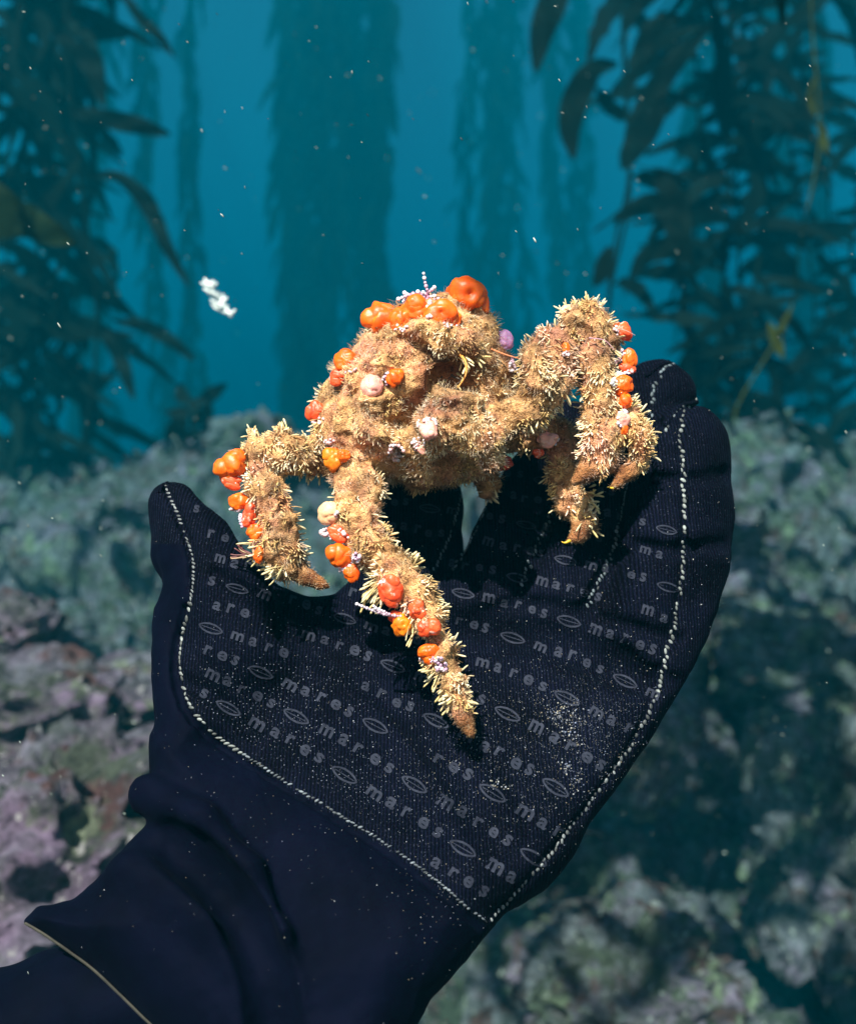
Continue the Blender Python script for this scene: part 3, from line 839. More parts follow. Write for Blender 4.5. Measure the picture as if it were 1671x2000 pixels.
# grit, sand and rubber dots catching the light
def specks(name, pts, r, cols, parent, lift=0.6, jitter=0.5):
    B, BQ, BT = ball(5, 3); n = 0; G = Geo()
    for (x, y), rr, c in zip(pts, r, cols):
        h = hit(x, y)
        if h is None: continue
        s = rr * np.array([random.uniform(.6, 1.5), random.uniform(.6, 1.5), random.uniform(.5, 1)])
        G.add(h[0] + h[1] * lift + B * s, BQ, BT, c)
    return G.build(name, MAT_GRIT, parent, px=True)
pts = []; rr = []; cc = []
def addp(x, y, r, c): pts.append((x, y)); rr.append(r); cc.append(c)
pal = [(0.55, 0.52, 0.45), (0.4, 0.42, 0.48), (0.25, 0.29, 0.42), (0.65, 0.66, 0.68), (0.5, 0.42, 0.3), (.3, .33, .45)]
for (cx, cy, sx, sy, n, r) in ((1100, 1400, 75, 55, 1000, .6), (1010, 1520, 120, 70, 700, .55), (1180, 1420, 40, 60, 350, .6), (900, 1450, 60, 40, 180, .55), (1060, 1490, 190, 110, 650, 1.0), (1100, 1395, 22, 12, 90, 1.6), (1118, 1432, 10, 12, 46, 1.7), (1105, 1500, 7, 7, 24, 1.7), (1130, 1528, 16, 12, 46, 1.4), (965, 1530, 7, 5, 16, 1.6), (985, 1540, 6, 6, 12, 1.6), (890, 1492, 6, 6, 14, 1.5),
                         (850, 1450, 300, 160, 500, .9), (700, 1300, 260, 160, 260, .8), (1200, 1100, 110, 150, 160, .9), (1370, 1000, 30, 120, 24, 1.2), (500, 1700, 200, 120, 60, .9), (850, 1780, 50, 70, 90, .9)):
    for k in range(n):
        addp(random.gauss(cx, sx), random.gauss(cy, sy), r * random.uniform(.5, 1.25), np.array(random.choice(pal)) * random.uniform(.15, .75))
for i in range(-40, 60):
    for j in range(-10, 34):
        u = i * 11.0; v = j * 10.0; x = 640 + u * math.cos(.56) - v * math.sin(.56) * .2; y = 1450 + u * math.sin(.56) - v
        w = math.exp(-((x - 520) / 190) ** 2 - ((y - 1400) / 120) ** 2) + math.exp(-((x - 700) / 150) ** 2 - ((y - 1560) / 70) ** 2)
        if polysd(PANA, np.array(x), np.array(y)) < -8 and random.random() < w * .8: addp(x + random.gauss(0, 1.6), y + random.gauss(0, 1.6), random.uniform(.6, 1.1), np.array((0.22, 0.23, 0.28)) * random.uniform(.4, 1.3))
o = specks('grit', pts, rr, cc, glove); o['kind'] = 'stuff'
# cuff edge tape and a loose hydroid thread
rim = []
for x, y in catmull([(49, 1803), (88, 1826), (140, 1862), (184, 1895), (240, 1948), (302, 2008), (420, 2110)], 10):
    h = hit(x + 4, y - 6)
    if h is not None: rim.append((x, y, h[0][2] - 1))
rim = np.array(rim); rim[:, 2] = np.convolve(np.pad(rim[:, 2], 3, 'edge'), np.ones(7) / 7, 'valid')
G = Geo(); v, q, t = tube(rim, 3.0, 8); v = v + (0.9 * vn(v / 5.0, 3))[:, None]; G.add(v, q, t, (0.045, 0.04, 0.03)); G.build('cuff_edge', MAT_RIM, glove, px=True)

# ------------------------------------------------------------------ the crab
fc = Field((380, 520, -290), (1310, 1470, 290), 4)
c = fc.chain
K = 18
# body
c([(905, 660, 10, 66), (860, 670, 20, 82), (800, 740, 40, 118), (730, 830, 40, 108)], K)
c([(800, 740, 40, 118), (880, 800, 60, 128), (950, 810, 70, 70)], K)
c([(730, 830, 30, 104), (820, 870, 30, 82), (900, 865, 50, 80)], K)
c([(940, 650, 10, 36), (965, 720, 20, 42), (975, 790, 40, 50)], K)
c([(690, 850, 10, 76), (660, 885, 10, 55)], K)
c([(740, 665, 20, 40), (700, 740, 20, 50), (655, 790, 30, 40)], K)
c([(795, 620, 0, 34), (850, 610, 0, 34), (920, 610, 10, 30)], K)
# rostrum and brow over the dark mouth
c([(820, 650, -60, 26), (862, 668, -74, 22), (915, 690, -60, 22), (940, 725, -40, 18)], 14)
c([(760, 700, -60, 26), (740, 770, -70, 30), (790, 830, -70, 30)], 24)
fc.cone((875, 738, -90), (905, 762, -70), 50, 42, 12, True)
fc.cone((828, 722, -100), (880, 735, -92), 20, 44, 12, True)
fc.cone((700, 770, -95), (760, 745, -105), 12, 20, 12, True)
fc.cone((640, 850, -75), (760, 880, -85), 8, 12, 12, True)
fc.cone((700, 800, -95), (800, 800, -110), 8, 14, 12, True)
# claw arm folded in front
for gp in ([(845, 775, -85), (815, 815, -80), (775, 850, -70), (760, 890, -50)], [(935, 790, -60), (965, 840, -40), (985, 880, -20)]):
    c([(*q, 15) for q in gp], 10, sub=True)
c([(800, 865, -60, 34), (850, 835, -98, 46), (900, 815, -112, 50), (940, 862, -108, 44), (962, 895, -100, 26)], 8)
c([(858, 768, -100, 12), (872, 792, -108, 34)], 10)
c([(800, 648, -30, 34), (830, 640, -66, 24), (880, 655, -84, 20), (925, 675, -70, 20), (950, 705, -50, 16)], 10)
c([(700, 735, -50, 30), (735, 790, -76, 26), (720, 850, -66, 30)], 14)
# right claw arm
c([(940, 820, 0, 34), (990, 822, -42, 31), (1035, 795, -58, 36), (1062, 750, -55, 50), (1068, 700, -48, 50), (1085, 668, -40, 38)], 14)
c([(1100, 680, -25, 26), (1118, 640, -10, 34), (1145, 628, 0, 38)], 14)
# outer right leg with its two hooked ends
c([(1105, 620, -5, 22), (1145, 628, 0, 40), (1185, 660, 5, 34)], 14)
c([(1145, 628, 0, 38), (1160, 700, 0, 40), (1170, 770, -5, 40), (1180, 840, -8, 46), (1175, 885, -8, 44)], 16)
fc.cone((1122, 770, -60), (1124, 880, -60), 9, 12, 8, True); fc.cone((1122, 770, 0), (1124, 880, 0), 7, 9, 8, True)
c([(1165, 890, -10, 34), (1150, 918, -14, 24), (1125, 938, -20, 12)], 10)
c([(1215, 800, 0, 30), (1238, 850, 0, 32), (1245, 885, 0, 28), (1228, 918, -5, 20), (1205, 945, -8, 9), (1192, 952, -8, 3)], 12)
# hind leg behind
c([(1000, 850, 80, 40), (1060, 850, 90, 30), (1095, 850, 80, 34), (1098, 920, 75, 34), (1118, 985, 66, 32), (1140, 1015, 62, 26), (1130, 1045, 62, 17), (1105, 1059, 58, 4)], 12)
c([(930, 900, 80, 36), (950, 940, 90, 28), (948, 962, 95, 16)], 12)
c([(1120, 985, 62, 24), (1160, 965, 62, 14)], 10)
# left leg
c([(650, 890, 10, 44), (600, 895, 6, 36), (560, 888, 0, 42), (512, 890, 0, 40)], 16)
c([(508, 890, 0, 38), (520, 950, -10, 40), (535, 1010, -15, 40), (545, 1070, -15, 44), (562, 1100, -12, 36)], 14)
c([(562, 1100, -12, 34), (595, 1125, -10, 20), (625, 1140, -8, 12), (648, 1150, -8, 4)], 10)
c([(500, 860, -5, 22), (490, 838, -5, 10)], 10); c([(552, 870, -5, 20), (556, 846, -5, 12)], 10)
# front leg down the palm
c([(680, 905, -20, 48), (705, 950, -50, 50), (700, 1010, -70, 46), (720, 1065, -85, 42), (765, 1115, -100, 40), (810, 1160, -110, 36), (842, 1215, -122, 34), (862, 1275, -132, 30), (880, 1330, -140, 28), (893, 1370, -144, 27), (905, 1402, -146, 18), (917, 1428, -143, 9), (925, 1444, -140, 3)], 14)
TIPS = [(585, 1112, 655, 1158, 1), (880, 1398, 938, 1450, 1), (1112, 905, 1165, 950, 1), (1188, 905, 1240, 955, 1), (1090, 1016, 1150, 1068, 1)]
def tipmask(P):
    m = np.zeros(len(P))
    for x0, y0, x1, y1, _ in TIPS:
        cx, cy, rx, ry = (x0 + x1) / 2, (y0 + y1) / 2, (x1 - x0) / 2, (y1 - y0) / 2
        m = np.maximum(m, np.clip(1.9 - 1.3 * np.sqrt(((P[:, 0] - cx) / rx) ** 2 + ((P[:, 1] - cy) / ry) ** 2), 0, 1))
    return m
def jnt(P):
    m = np.zeros(len(P))
    for x, y in ((640, 893), (515, 928), (552, 1088), (704, 962), (738, 1088), (850, 1238), (893, 1368), (1096, 662), (1150, 662), (1176, 893), (1032, 800), (1098, 888), (1124, 1003), (1232, 900)):
        m = np.maximum(m, np.exp(-((P[:, 0] - x) ** 2 + (P[:, 1] - y) ** 2) / 700.0) * 8)
    return m
def legbody(P):
    return np.clip(1.5 - np.sqrt(((P[:, 0] - 815) / 190) ** 2 + ((P[:, 1] - 775) / 170) ** 2) * 1.15, 0, 1)
def pigment(P):
    q = np.clip(1.16 + 0.8 * fbm(P / 50.0, 2, 270), 0.66, 1.3)[:, None]
    r_ = np.clip(fbm(P / 38.0, 2, 280) * 1.6, 0, 1)[:, None]
    return q * (1 - r_ * np.array([0, .16, .02]))
X3 = np.stack(np.meshgrid(*fc.ax, indexing='ij'), -1)
near = np.abs(fc.F) < 22
pp = X3[near]; legm = 1.0
fc.F[near] += (8.5 * fbm(pp / 34.0, 2, 51) + 4.0 * fbm(pp / 12.0, 2, 52) + 2.0) * (1 - .85 * tipmask(pp)) + 3.0 * (1 - legbody(pp)) * (1 - tipmask(pp)) + jnt(pp) + legbody(pp) * (9 - 24 * (1 - np.abs(vn(pp / 62.0, 57))) ** 3).astype(np.float32)
del X3
PC, QC = fc.extract(); NC = vnormals(PC, QC)
# drop loose crumbs cut off by the noise: keep outward normals
tst = PC + NC * 3; ii = [np.clip(((tst[:, i] - fc.ax[i][0]) / fc.h).round().astype(int), 0, len(fc.ax[i]) - 1) for i in range(3)]
if np.mean(fc.F[ii[0], ii[1], ii[2]]) < 0: NC = -NC
crab = empty('crab', at([(820, 950, 40)])[0])
tag(crab, 'bristly tan decorator crab covered in orange sponges, standing on the black glove', 'crab')
tmk = tipmask(PC)[:, None]
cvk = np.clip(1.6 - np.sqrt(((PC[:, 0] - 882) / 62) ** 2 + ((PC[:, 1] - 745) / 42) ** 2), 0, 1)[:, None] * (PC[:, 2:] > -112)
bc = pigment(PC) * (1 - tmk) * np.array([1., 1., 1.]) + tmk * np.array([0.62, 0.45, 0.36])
bc = bc * (1 - cvk * np.array([.55, .65, .7]))  # shade of the mouth hollow painted into the shell colour
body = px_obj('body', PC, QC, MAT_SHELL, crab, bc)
BC = BVHTree.FromPolygons([tuple(v) for v in PC], [tuple(int(i) for i in q) for q in QC])

# area-weighted sampling of the shell
fa = np.linalg.norm(np.cross(PC[QC[:, 2]] - PC[QC[:, 0]], PC[QC[:, 3]] - PC[QC[:, 1]]), axis=1); fa = np.cumsum(fa) / fa.sum()
def sample(n, r):
    f = np.searchsorted(fa, r.uniform(0, 1, n)); f = np.clip(f, 0, len(QC) - 1); w = r.dirichlet([1, 1, 1, 1], n)
    P = sum(PC[QC[f, k]] * w[:, k:k + 1] for k in range(4)); N = sum(NC[QC[f, k]] * w[:, k:k + 1] for k in range(4))
    return P, N / (np.linalg.norm(N, axis=1)[:, None] + 1e-9)
def bristles(name, P, D, L, R, c0, c1, sides=5, prof=(1, 1.05, 1.1, 0.7), r=rng, bend=0.25, grav=0.0, parent=None):
    n = len(P); K = len(prof)
    D = D / np.linalg.norm(D, axis=1)[:, None]
    A = np.cross(D, r.normal(size=(n, 3))); A /= np.linalg.norm(A, axis=1)[:, None]; B = np.cross(D, A)
    be = r.normal(0, bend, n)
    a = np.arange(sides) * 2 * np.pi / sides
    V = np.zeros((n, K * sides + 1, 3)); C = np.zeros((n, K * sides + 1, 3))
    for k in range(K):
        t = k / (K - 1) * 0.93
        ctr = P + D * (L * t - 1.5)[:, None] + A * (L * be * t * t)[:, None] + np.array([0, 1, 0]) * (grav * L * t * t)[:, None]
        rr_ = (R * prof[k])[:, None, None]
        V[:, k * sides:(k + 1) * sides] = ctr[:, None] + rr_ * (A[:, None] * np.cos(a)[None, :, None] + B[:, None] * np.sin(a)[None, :, None])
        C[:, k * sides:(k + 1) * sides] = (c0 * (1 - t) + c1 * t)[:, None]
    V[:, -1] = P + D * (L * 1.0)[:, None] + A * (L * be)[:, None] + np.array([0, 1, 0]) * (grav * L)[:, None]; C[:, -1] = c1
    m = K * sides + 1; base = (np.arange(n) * m)[:, None]; Q = []; T = []
    for k in range(K - 1):
        for j in range(sides):
            j2 = (j + 1) % sides; Q.append(base + np.array([[k * sides + j, k * sides + j2, (k + 1) * sides + j2, (k + 1) * sides + j]]))
    for j in range(sides): T.append(base + np.array([[(K - 1) * sides + j, (K - 1) * sides + (j + 1) % sides, K * sides]]))
    V = at(V.reshape(-1, 3)) - np.array(wloc(parent))
    return link(name, mesh(name, V, np.vstack(Q), np.vstack(T), True, C.reshape(-1, 3)), MAT_BRIS, parent)

def legness(P):   # 1 on legs, 0 on the body
    x, y = P[:, 0], P[:, 1]
    return ((x < 625) | (x > 1015) | (y > 955)).astype(float)
# thick club bristles in combs and clumps
P, N = sample(40000, rng)
dn = fbm(P / 26.0, 2, 201); lg = legness(P)
frontclaw = ((P[:, 0] > 830) & (P[:, 0] < 990) & (P[:, 1] > 770) & (P[:, 1] < 930) & (P[:, 2] < -60)).astype(float)
keep = rng.uniform(0, 1, len(P)) < np.clip(0.02 + 0.75 * dn + 0.20 * lg + 0.5 * frontclaw, 0.015, .8)
cav = (P[:, 0] > 850) & (P[:, 0] < 930) & (P[:, 1] > 700) & (P[:, 1] < 790) & (frontclaw < .5); keep &= ~cav
smooth_ = (P[:, 0] > 955) & (P[:, 0] < 1040) & (P[:, 1] > 770) & (P[:, 1] < 815); keep &= ~smooth_
keep &= tipmask(P) < .3
P, N, dn, lg = P[keep], N[keep], dn[keep], lg[keep]; n = len(P)
flow = np.stack([vn(P / 45.0, 210), vn(P / 45.0, 211) + 0.25, vn(P / 45.0, 212)], 1)
D = N + flow * 0.9 + rng.normal(0, 0.32, (n, 3)); D = D + N * np.clip(0.35 - (D * N).sum(1), 0, None)[:, None]
L = (6 + 7 * rng.uniform(0, 1, n) ** 1.5 + 6 * np.clip(dn, 0, 1)) * (0.75 + 0.35 * lg); Rr = rng.uniform(0.7, 1.6, n) * (0.8 + .3 * lg)
hue = np.clip(0.5 + 1.6 * fbm(P / 45.0, 2, 220) + rng.normal(0, .15, n), 0, 1)[:, None]
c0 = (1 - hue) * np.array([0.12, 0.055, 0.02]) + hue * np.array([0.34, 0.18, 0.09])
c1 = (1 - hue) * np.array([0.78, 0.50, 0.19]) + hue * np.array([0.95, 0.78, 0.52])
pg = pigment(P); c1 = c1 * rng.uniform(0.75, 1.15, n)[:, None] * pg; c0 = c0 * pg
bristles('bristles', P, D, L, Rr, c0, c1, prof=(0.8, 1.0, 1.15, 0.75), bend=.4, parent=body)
# long comb bristles on limb edges
P, N = sample(14000, rng); lg = legness(P)
keep = (lg > 0) & (np.abs(N[:, 2]) < 0.55) & (fbm(P / 14.0, 1, 230) > 0.05) & (rng.uniform(0, 1, len(P)) < .26) & (tipmask(P) < .2)
P, N = P[keep], N[keep]; n = len(P)
D = N + np.array([0.05, 0.25, 0]) + rng.normal(0, 0.16, (n, 3)); L = rng.uniform(12, 26, n); Rr = rng.uniform(1.4, 2.3, n)
h = rng.uniform(0, 1, n)[:, None]; c0 = np.ones((n, 3)) * np.array([0.36, 0.24, 0.11]); c1 = (1 - h) * np.array([0.70, 0.55, 0.27]) + h * np.array([0.85, 0.74, 0.50])
for mk in (P[:, 0] < 625, (P[:, 0] >= 625) & (P[:, 0] < 1015) & (P[:, 1] > 950), P[:, 0] >= 1015):
    bristles('comb_bristles', P[mk], D[mk], L[mk], Rr[mk], c0[mk], c1[mk], prof=(0.65, 0.8, 1.0, 1.15, 0.8), bend=0.15, parent=body)
def jm(P): return np.clip(1.6 - np.sqrt(((P[:, 0] - 1000) / 48) ** 2 + ((P[:, 1] - 812) / 34) ** 2), 0, 1)
# fine fuzz
P, N = sample(46000, rng); cav = (((P[:, 0] - 880) / 58) ** 2 + ((P[:, 1] - 742) / 38) ** 2 < 1) & (P[:, 2] > -110); k_ = (rng.uniform(0, 1, len(P)) < np.clip(.5 + 1.3 * fbm(P / 24.0, 2, 260) + .7 * tipmask(P), .06, 1)) & ~cav; P, N = P[k_], N[k_]; n = len(P)
flow = np.stack([vn(P / 20.0, 240), vn(P / 20.0, 241), vn(P / 20.0, 242)], 1)
D = N + flow * 0.8 + rng.normal(0, 0.35, (n, 3)); L = rng.uniform(5, 15, n) * (1.15 - .3 * legness(P)); L = L * (1 - .6 * tipmask(P)) * (1 - .65 * jm(P)); Rr = rng.uniform(0.28, 0.6, n)
h = np.clip(0.5 + 1.5 * fbm(P / 28.0, 2, 250) + rng.normal(0, .2, n), 0, 1)[:, None]
c0 = (1 - h) * np.array([0.07, 0.03, 0.012]) + h * np.array([0.30, 0.16, 0.08]); pg = pigment(P); c0 = c0 * (1 - .3 * jm(P)[:, None]) * pg; c1 = (1 - h) * np.array([0.40, 0.21, 0.07]) + h * np.array([0.95, 0.70, 0.45]); c1 = c1 * pg
bristles('fuzz', P, D, L, Rr, c0, c1, sides=3, prof=(1, .8, .5), bend=0.4, parent=body)

# surface lookup for growths
from mathutils.kdtree import KDTree
kd = KDTree(len(PC))
for i in range(0, len(PC)): kd.insert((PC[i, 0], PC[i, 1], 0), i)
kd.balance()
def chit(x, y):
    h = BC.ray_cast(Vector((x, y, -900)), Vector((0, 0, 1)))
    if h[0] is not None: return h[0].z
    c = [i for (_, i, _) in kd.find_n(Vector((x, y, 0)), 60)]
    return float(np.median(PC[c, 2]))
def sponge(name, x, y, rx, ry, mat, seed, lab=None, lobes=0.16, rot=0, dz=None, cup=0.0):
    B, BQ, BT = ball(40, 26)
    nn = 1.08 + lobes * vn(B * 1.7 + seed * 3.1, seed) - 0.17 * (1 - np.abs(vn(B * 1.3 + seed * 1.7, seed + 9))) ** 8 + 0.02 * fbm(B * 4.5 + seed, 2, seed + 3)
    if cup: nn = nn - cup * np.exp(-((B[:, 0] - .15) ** 2 + (B[:, 1] + .1) ** 2) / .06) * (B[:, 2] < 0)
    V = B * nn[:, None] * np.array([rx, ry, min(rx, ry) * 0.7])
    if lobes > .2:
        q = random.Random(seed * 7); Vs = [V * .86]; Qs = [BQ]; Ts = [BT]
        for k in range(q.choice((0, 1, 1, 2))):
            a = q.uniform(0, 6.28); f = q.uniform(.55, .75)
            n2 = 1 + .10 * vn(B * 2.1 + seed + k * 5, seed + k)
            Vs.append(B * n2[:, None] * np.array([rx, ry, min(rx, ry) * .7]) * f + np.array([math.cos(a) * rx * .62, math.sin(a) * ry * .62, -min(rx, ry) * q.uniform(0, .25)]))
            Qs.append(BQ + len(B) * (k + 1)); Ts.append(BT + len(B) * (k + 1))
        V = np.vstack(Vs); BQ = np.vstack(Qs); BT = np.vstack(Ts)
    a = R_(rot); V = np.stack([V[:, 0] * math.cos(a) - V[:, 1] * math.sin(a), V[:, 0] * math.sin(a) + V[:, 1] * math.cos(a), V[:, 2]], 1)
    z = chit(x, y) if dz is None else dz
    o = px_obj(name, V + np.array([x, y, z - min(rx, ry) * .55]), BQ, mat, body, T=BT)
    if lab: o['label'] = lab
    return o
O, RD, AM, PK = MAT_ORANGE, MAT_RED, MAT_AMBER, MAT_PINK
SP = [(746, 618, 31, 30, O, 20), (782, 622, 21, 27, O, 30), (812, 606, 26, 22, O, 0), (858, 612, 33, 27, O, -10), (878, 624, 24, 15, O, -10), (912, 576, 37, 37, O, 20), (940, 590, 15, 28, O, -10),
      (676, 705, 25, 24, O, 0), (662, 734, 20, 18, RD, 0), (770, 737, 17, 19, O, 0), (617, 804, 21, 24, RD, 0), (653, 896, 21, 26, AM, 0), (672, 890, 12, 14, O, 0),
      (452, 910, 29, 28, O, 0), (450, 938, 24, 14, RD, 20), (468, 979, 22, 19, O, 0), (487, 1008, 15, 20, RD, 0), (499, 1040, 17, 19, O, 0), (501, 1060, 15, 12, RD, 0), (504, 1086, 11, 15, O, 0),
      (664, 1085, 24, 27, O, 0), (686, 1118, 16, 20, O, -15), (662, 1042, 24, 13, RD, 25), (762, 1153, 25, 30, RD, -35), (813, 1191, 18, 18, RD, 0), (785, 1222, 22, 22, AM, 0), (772, 1206, 16, 14, RD, 0), (834, 1226, 21, 19, RD, 0), (838, 1274, 26, 20, O, -10),
      (1214, 648, 21, 19, RD, 30), (1229, 702, 15, 22, O, 0), (1222, 718, 16, 12, RD, 0), (1217, 750, 22, 20, O, 15), (1221, 784, 15, 16, O, 0), (1104, 681, 9, 14, O, 0), (1120, 714, 10, 15, O, 0), (1217, 838, 9, 14, O, 0)]
SPB = []
for i, (x, y, rx, ry, m, ro) in enumerate(SP):
    if i % 3 == 1: SPB.append((x, y + ry * .7, rx * .8, ry * .3))
    sponge('sponge', x, y, rx * (1.12 if i < 7 else 1.02), ry * (1.12 if i < 7 else 1.02), m, i + 3, None, 0.22, ro, cup=0.35 if i in (3, 5, 11, 25) else 0)
sponge('tunicate', 726, 754, 22, 23, PK, 90, 'smooth pink lobe on the left of the shell', .12)
sponge('tunicate', 986, 664, 15, 20, MAT_LILAC, 91, 'lilac lobe at the right of the head', .18, -20)
sponge('tunicate', 642, 1003, 21, 23, MAT_PEACH, 92, 'peach lobe at the top of the front leg', .1)
sponge('tunicate', 1108, 606, 15, 10, MAT_PEACH, 93, 'peach lobe on top of the right knee', .15)
sponge('tunicate', 1214, 820, 15, 15, PK, 94, None, .2)
sponge('tunicate', 837, 842, 16, 18, PK, 95, None, .2)
sponge('tunicate', 828, 878, 12, 10, PK, 96, None, .25)
# red feathery worms beneath
sponge('red_anemone', 982, 905, 20, 14, sponge_mat('dark red', (.22, .01, .005), (.4, .03, .01), (.5, .08, .04)), 97, None, .5, 0, 20)
sponge('red_anemone', 1050, 885, 10, 10, MAT_RED, 98, None, .5, 0, 40)
sponge('red_anemone', 1068, 858, 20, 14, PK, 99, None, .4, 0, 30)

# beaded white-pink coralline crust
def beads(x, y, sx, sy, n, r, cols, seed, name='coralline_crust', dz=None):
    q = np.random.default_rng(seed); G = Geo(); B, BQ, BT = ball(8, 6)
    for k in range(n):
        a = q.uniform(0, 2 * math.pi); ra = math.sqrt(q.uniform()); px = x + sx * ra * math.cos(a); py = y + sy * ra * math.sin(a)
        z = (chit(px, py) if dz is None else dz) - q.uniform(2, 10)
        G.add(np.array([px, py, z]) + B * r * q.uniform(.6, 1.3) * np.array([1, 1, 1]), BQ, BT, np.array(cols[q.integers(len(cols))]) * q.uniform(.85, 1.1))
    return G.build(name, MAT_CRUST, body, px=True)
WP = [(0.9, 0.8, 0.85), (0.92, 0.65, 0.68), (0.85, 0.5, 0.5)]; WV = [(0.85, 0.78, 0.9), (0.6, 0.35, 0.5), (0.9, 0.7, 0.8)]
for i, b in enumerate([(834, 828, 20, 12, 60, 3, WP), (818, 868, 14, 14, 40, 3, WP), (772, 884, 17, 17, 55, 3.2, WP), (650, 1040, 26, 9, 60, 4, WP), (648, 1005, 12, 16, 26, 3.5, WP), (672, 1108, 16, 8, 36, 3.5, WP),
                       (748, 1150, 10, 20, 40, 3.5, WP), (846, 1288, 18, 5, 34, 3, WV), (460, 990, 13, 9, 40, 3.2, WP), (472, 1020, 6, 16, 24, 3, WV), (455, 936, 16, 8, 26, 3.2, WP), (1216, 818, 12, 18, 40, 3.4, WV),
                       (1205, 742, 13, 14, 44, 4.0, [(.95, .93, .95)]), (1210, 645, 12, 10, 30, 3, WP), (1208, 696, 16, 14, 40, 3, WP), (755, 740, 8, 12, 30, 3, WV), (657, 738, 12, 12, 30, 3, WP), (838, 605, 5, 20, 30, 3.5, WP), (800, 590, 14, 5, 26, 3.2, WV),
                       (1000, 715, 8, 12, 20, 3, WP), (690, 1090, 14, 12, 30, 3.4, WV), (862, 1303, 12, 10, 24, 3.4, WV), (643, 862, 10, 6, 18, 3.2, WP), (1070, 860, 22, 10, 30, 3.5, WP), (745, 610, 28, 4, 0, 3, WP)]):
    if b[4]: beads(*b, seed=300 + i)
for i, q in enumerate(SPB): beads(*q, 16, 2.6, WP, seed=400 + i)
# jointed coralline sprigs
def sprig(paths, r, col, name='coralline_sprig', tip=(0.92, .85, .92)):
    G = Geo(); B, BQ, BT = ball(8, 6)
    for path in paths:
        P = catmull(path, r * 1.7)
        for k, p in enumerate(P):
            t = k / max(1, len(P) - 1); c = np.array(col) * (1 - t * .5) + np.array(tip) * t * .5
            if k >= len(P) - 2: c = np.array(tip)
            G.add(p + B * r * (1.15 if k % 2 == 0 else .85), BQ, BT, c)
    return G.build(name, MAT_CRUST, body, px=True)
PU = (0.50, 0.20, 0.30)
sprig([[(834, 590, -10), (835, 572, -12), (830, 552, -12), (827, 534, -12)], [(835, 572, -12), (843, 566, -12), (848, 561, -14)], [(836, 580, -12), (848, 578, -16)], [(832, 575, -12), (826, 571, -14)]], 3.6, PU)
sprig([[(834, 585, -14), (815, 574, -20), (798, 576, -22), (778, 584, -20)], [(800, 577, -20), (790, 572, -22)], [(840, 586, -16), (856, 584, -18), (872, 586, -16)], [(820, 575, -18), (816, 570, -22)], [(834, 590, -20), (812, 590, -26), (800, 594, -26)]], 4.0, PU)
sprig([[(782, 1204, -130), (750, 1200, -140), (722, 1190, -146), (697, 1180, -150)], [(760, 1200, -140), (740, 1190, -140)], [(740, 1196, -145), (730, 1184, -150)]], 3.2, (0.55, 0.35, 0.45))
sprig([[(1000, 700, -10), (1004, 712, -20), (1012, 728, -20)], [(1000, 700, -10), (995, 715, -20)]], 3.0, (.7, .4, .5))
# stiff hydroid fans beside the front leg and left leg
for (bx, by, bz, ax, ay, n, sp, l) in ((740, 1140, -120, -.75, .65, 16, .25, 55), (748, 1165, -125, -.6, .8, 9, .3, 45), (862, 1310, -145, -.7, .6, 14, .4, 42), (885, 1350, -150, -.5, .75, 12, .4, 45), (800, 1235, -135, -.4, .8, 5, .3, 32),
                                     (548, 1105, -30, -.7, .55, 22, .35, 44), (510, 1085, -30, -.8, .45, 9, .4, 34), (512, 1062, -30, -1, .08, 8, .15, 46), (498, 860, -5, -.15, -1, 6, .25, 34), (552, 850, -5, .1, -1, 12, .5, 28), (1150, 610, 0, -.05, -1, 5, .2, 34),
                                     (1165, 640, -5, .9, -.35, 9, .25, 40), (1140, 1010, 50, .8, .2, 14, .7, 34), (1150, 970, 50, .8, .0, 10, .6, 30), (1120, 625, -5, -.7, -.5, 10, .5, 28), (1225, 795, -5, .7, -.6, 16, .6, 26), (800, 1100, -105, .7, -.7, 14, .5, 30), (905, 700, -80, .7, .6, 12, .5, 34), (925, 690, -70, .9, .5, 10, .4, 34)):
    P = []; D = []; L = []
    for k in range(n):
        P.append((bx + random.gauss(0, 6), by + random.gauss(0, 6), bz + random.gauss(0, 5))); d = np.array([ax, ay, -.15]) + np.array([random.gauss(0, sp), random.gauss(0, sp), random.gauss(0, sp)]); D.append(d); L.append(l * random.uniform(.55, 1.05))
    P, D, L = np.array(P, float), np.array(D), np.array(L); n = len(P)
    h = rng.uniform(0, 1, n)[:, None]
    bristles('hydroid_tuft', P, D, L, rng.uniform(1.4, 2.3, n), np.ones((n, 3)) * np.array([.42, .27, .10]), (1 - h) * np.array([.68, .5, .2]) + h * np.array([.85, .74, .5]), prof=(.6, .65, .8, 1.2, 1.0), bend=.12, parent=body)
# curled dark red weed by the left leg
G = Geo()
for k in range(14):
    a = random.uniform(2.2, 3.6); p0 = np.array([500., 1085, -40]); pth = [p0]
    for s in range(5): a += random.uniform(-.5, .25); p0 = p0 + np.array([math.cos(a), -math.sin(a) * .6, random.uniform(-.2, .2)]) * 10; pth.append(p0)
    G.add(*tube(catmull(pth, 3), 1.5, 5), C=(0.16, 0.05, 0.05) if k % 3 else (.45, .28, .16))
G.build('red_weed', MAT_ANT, body, px=True)
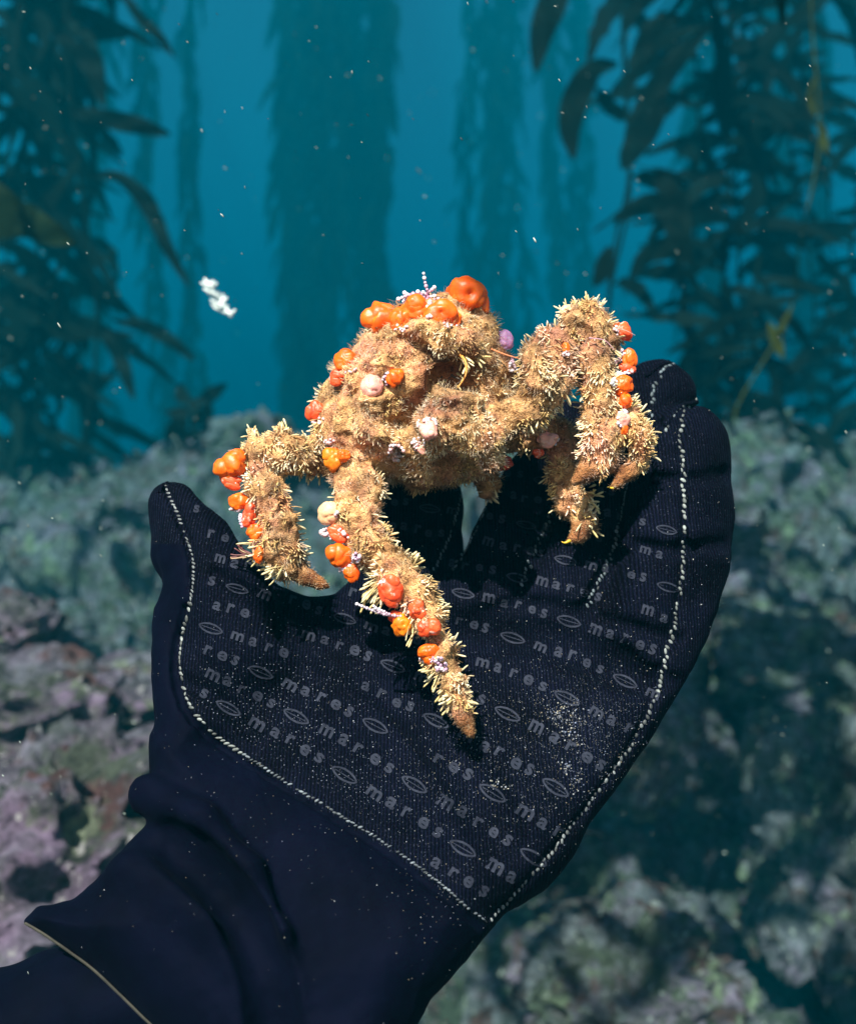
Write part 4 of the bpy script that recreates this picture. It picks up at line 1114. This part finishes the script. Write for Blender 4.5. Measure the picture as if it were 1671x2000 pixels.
# antennae, mouthparts and claw tips
def ant(path, r, col, name='antenna'):
    P = catmull(path, 3); n = len(P); G = Geo(); G.add(*tube(P, np.linspace(r, r * .45, n) * (1 + .18 * np.sin(np.arange(n) * 1.9)), 6), C=col); G.build(name, MAT_ANT, body, px=True)
ant([(895, 690, -80), (908, 705, -98), (910, 728, -104), (900, 748, -106), (893, 757, -106)], 3.2, (.75, .30, .06))
ant([(955, 680, -30), (985, 692, -52), (1005, 698, -60), (1020, 702, -60)], 2.4, (.62, .20, .08))
ant([(1195, 640, -10), (1220, 645, -20), (1240, 655, -25)], .8, (.6, .35, .3), 'loose_filament')
ant([(1150, 660, -42), (1180, 665, -44), (1200, 685, -40)], 1.4, (.5, .25, .3), 'loose_filament')
ant([(478, 895, -20), (460, 880, -26), (445, 880, -30)], .9, (.8, .4, .3), 'loose_filament')
for k in range(12):
    x = 862 + random.uniform(0, 55); y = 722 + random.uniform(0, 45); ant([(x, y, -46), (x + random.uniform(-26, 26), y + 10, -58), (x + random.uniform(-10, 10), y + 18, -56)], random.uniform(1.5, 3.4), random.choice([(.30, .16, .06), (.12, .06, .03), (.45, .33, .15), (.06, .035, .02)]), 'mouthpart')
for (a, b, cc_, z) in (((1206, 946), (1196, 953), (1186, 951), -10), ((1118, 1052), (1104, 1060), (1096, 1058), 56)):
    G = Geo(); P = catmull([(*a, z), (*b, z - 2), (*cc_, z - 3)], 2); G.add(*tube(P, np.linspace(5, .6, len(P)), 8), C=(.72, .42, .03)); G.build('claw_tip', MAT_CLAW, body, px=True)

# ------------------------------------------------------------------ drifting bits
G = Geo(); base = 0.52
def q3(x, y, z=0): return atm(x, y, base + z)
qr = random.Random(3)
ax = catmull([(452, 618), (440, 600), (426, 578), (404, 548)], 3)
def limb(P2, r):
    P = catmull([q3(*p) for p in P2], .002); v, q, t = tube(P, r * base / F * np.linspace(1, .45, len(P)), 6); G.add(v, q, t, (.9, .93, .9))
limb([tuple(p) for p in ax[::4]], 4.5)
for k in range(22):
    p = ax[int(qr.uniform(.05, .95) * (len(ax) - 1))]; sd_ = qr.choice((-1, -1, 1)); L_ = qr.uniform(14, 40) * (1 if sd_ < 0 else .5); a = R_(-145 if sd_ < 0 else -60) + qr.gauss(0, .25)
    e = (p[0] + L_ * math.cos(a), p[1] + L_ * math.sin(a) * .6, qr.uniform(-.008, .008)); m_ = ((p[0] + e[0]) / 2, (p[1] + e[1]) / 2 + 2, e[2] * .6)
    limb([(p[0], p[1], 0), m_, e], qr.uniform(3.0, 5.5))
fo = G.build('algae_fragment', MAT_CRUST, None, origin=q3(425, 585)); fo.location = q3(425, 585); tag(fo, 'white branching scrap of seaweed drifting in open water left of the crab', 'algae')
B, BQ, BT = ball(6, 4); G = Geo()
for k in range(800):
    Y = random.uniform(.1, .16) if k < 45 else random.choice([random.uniform(.2, .35), random.uniform(.3, 1.2), random.uniform(.5, 2.2)])
    x = random.uniform(-50, 1720); y = random.uniform(-40, 1700) if random.random() < .85 else random.uniform(0, 2000)
    p = atm(x, y, Y); r = (random.uniform(.7, 1.5) if random.random() < .93 else random.uniform(1.6, 2.6)) * min(Y, .8) / F
    a = random.gauss(.7, .35); u = np.array([math.cos(a), .2, -math.sin(a)])
    if 250 < x < 1450 and y > 540 and Y < .42: continue
    if Y < .17: r *= .8
    V = p + B * r * .7 + (B @ u)[:, None] * u * r * random.uniform(.8, 2.6)
    G.add(V, BQ, BT, np.array((.6, .68, .6)) * random.uniform(.12, 1.0) ** 1.5)
ms = G.build('marine_snow', MAT_CRUST, None); tag(ms, 'pale specks drifting all through the water', kind='stuff')
print('verts glove', len(PG), 'crab', len(PC))
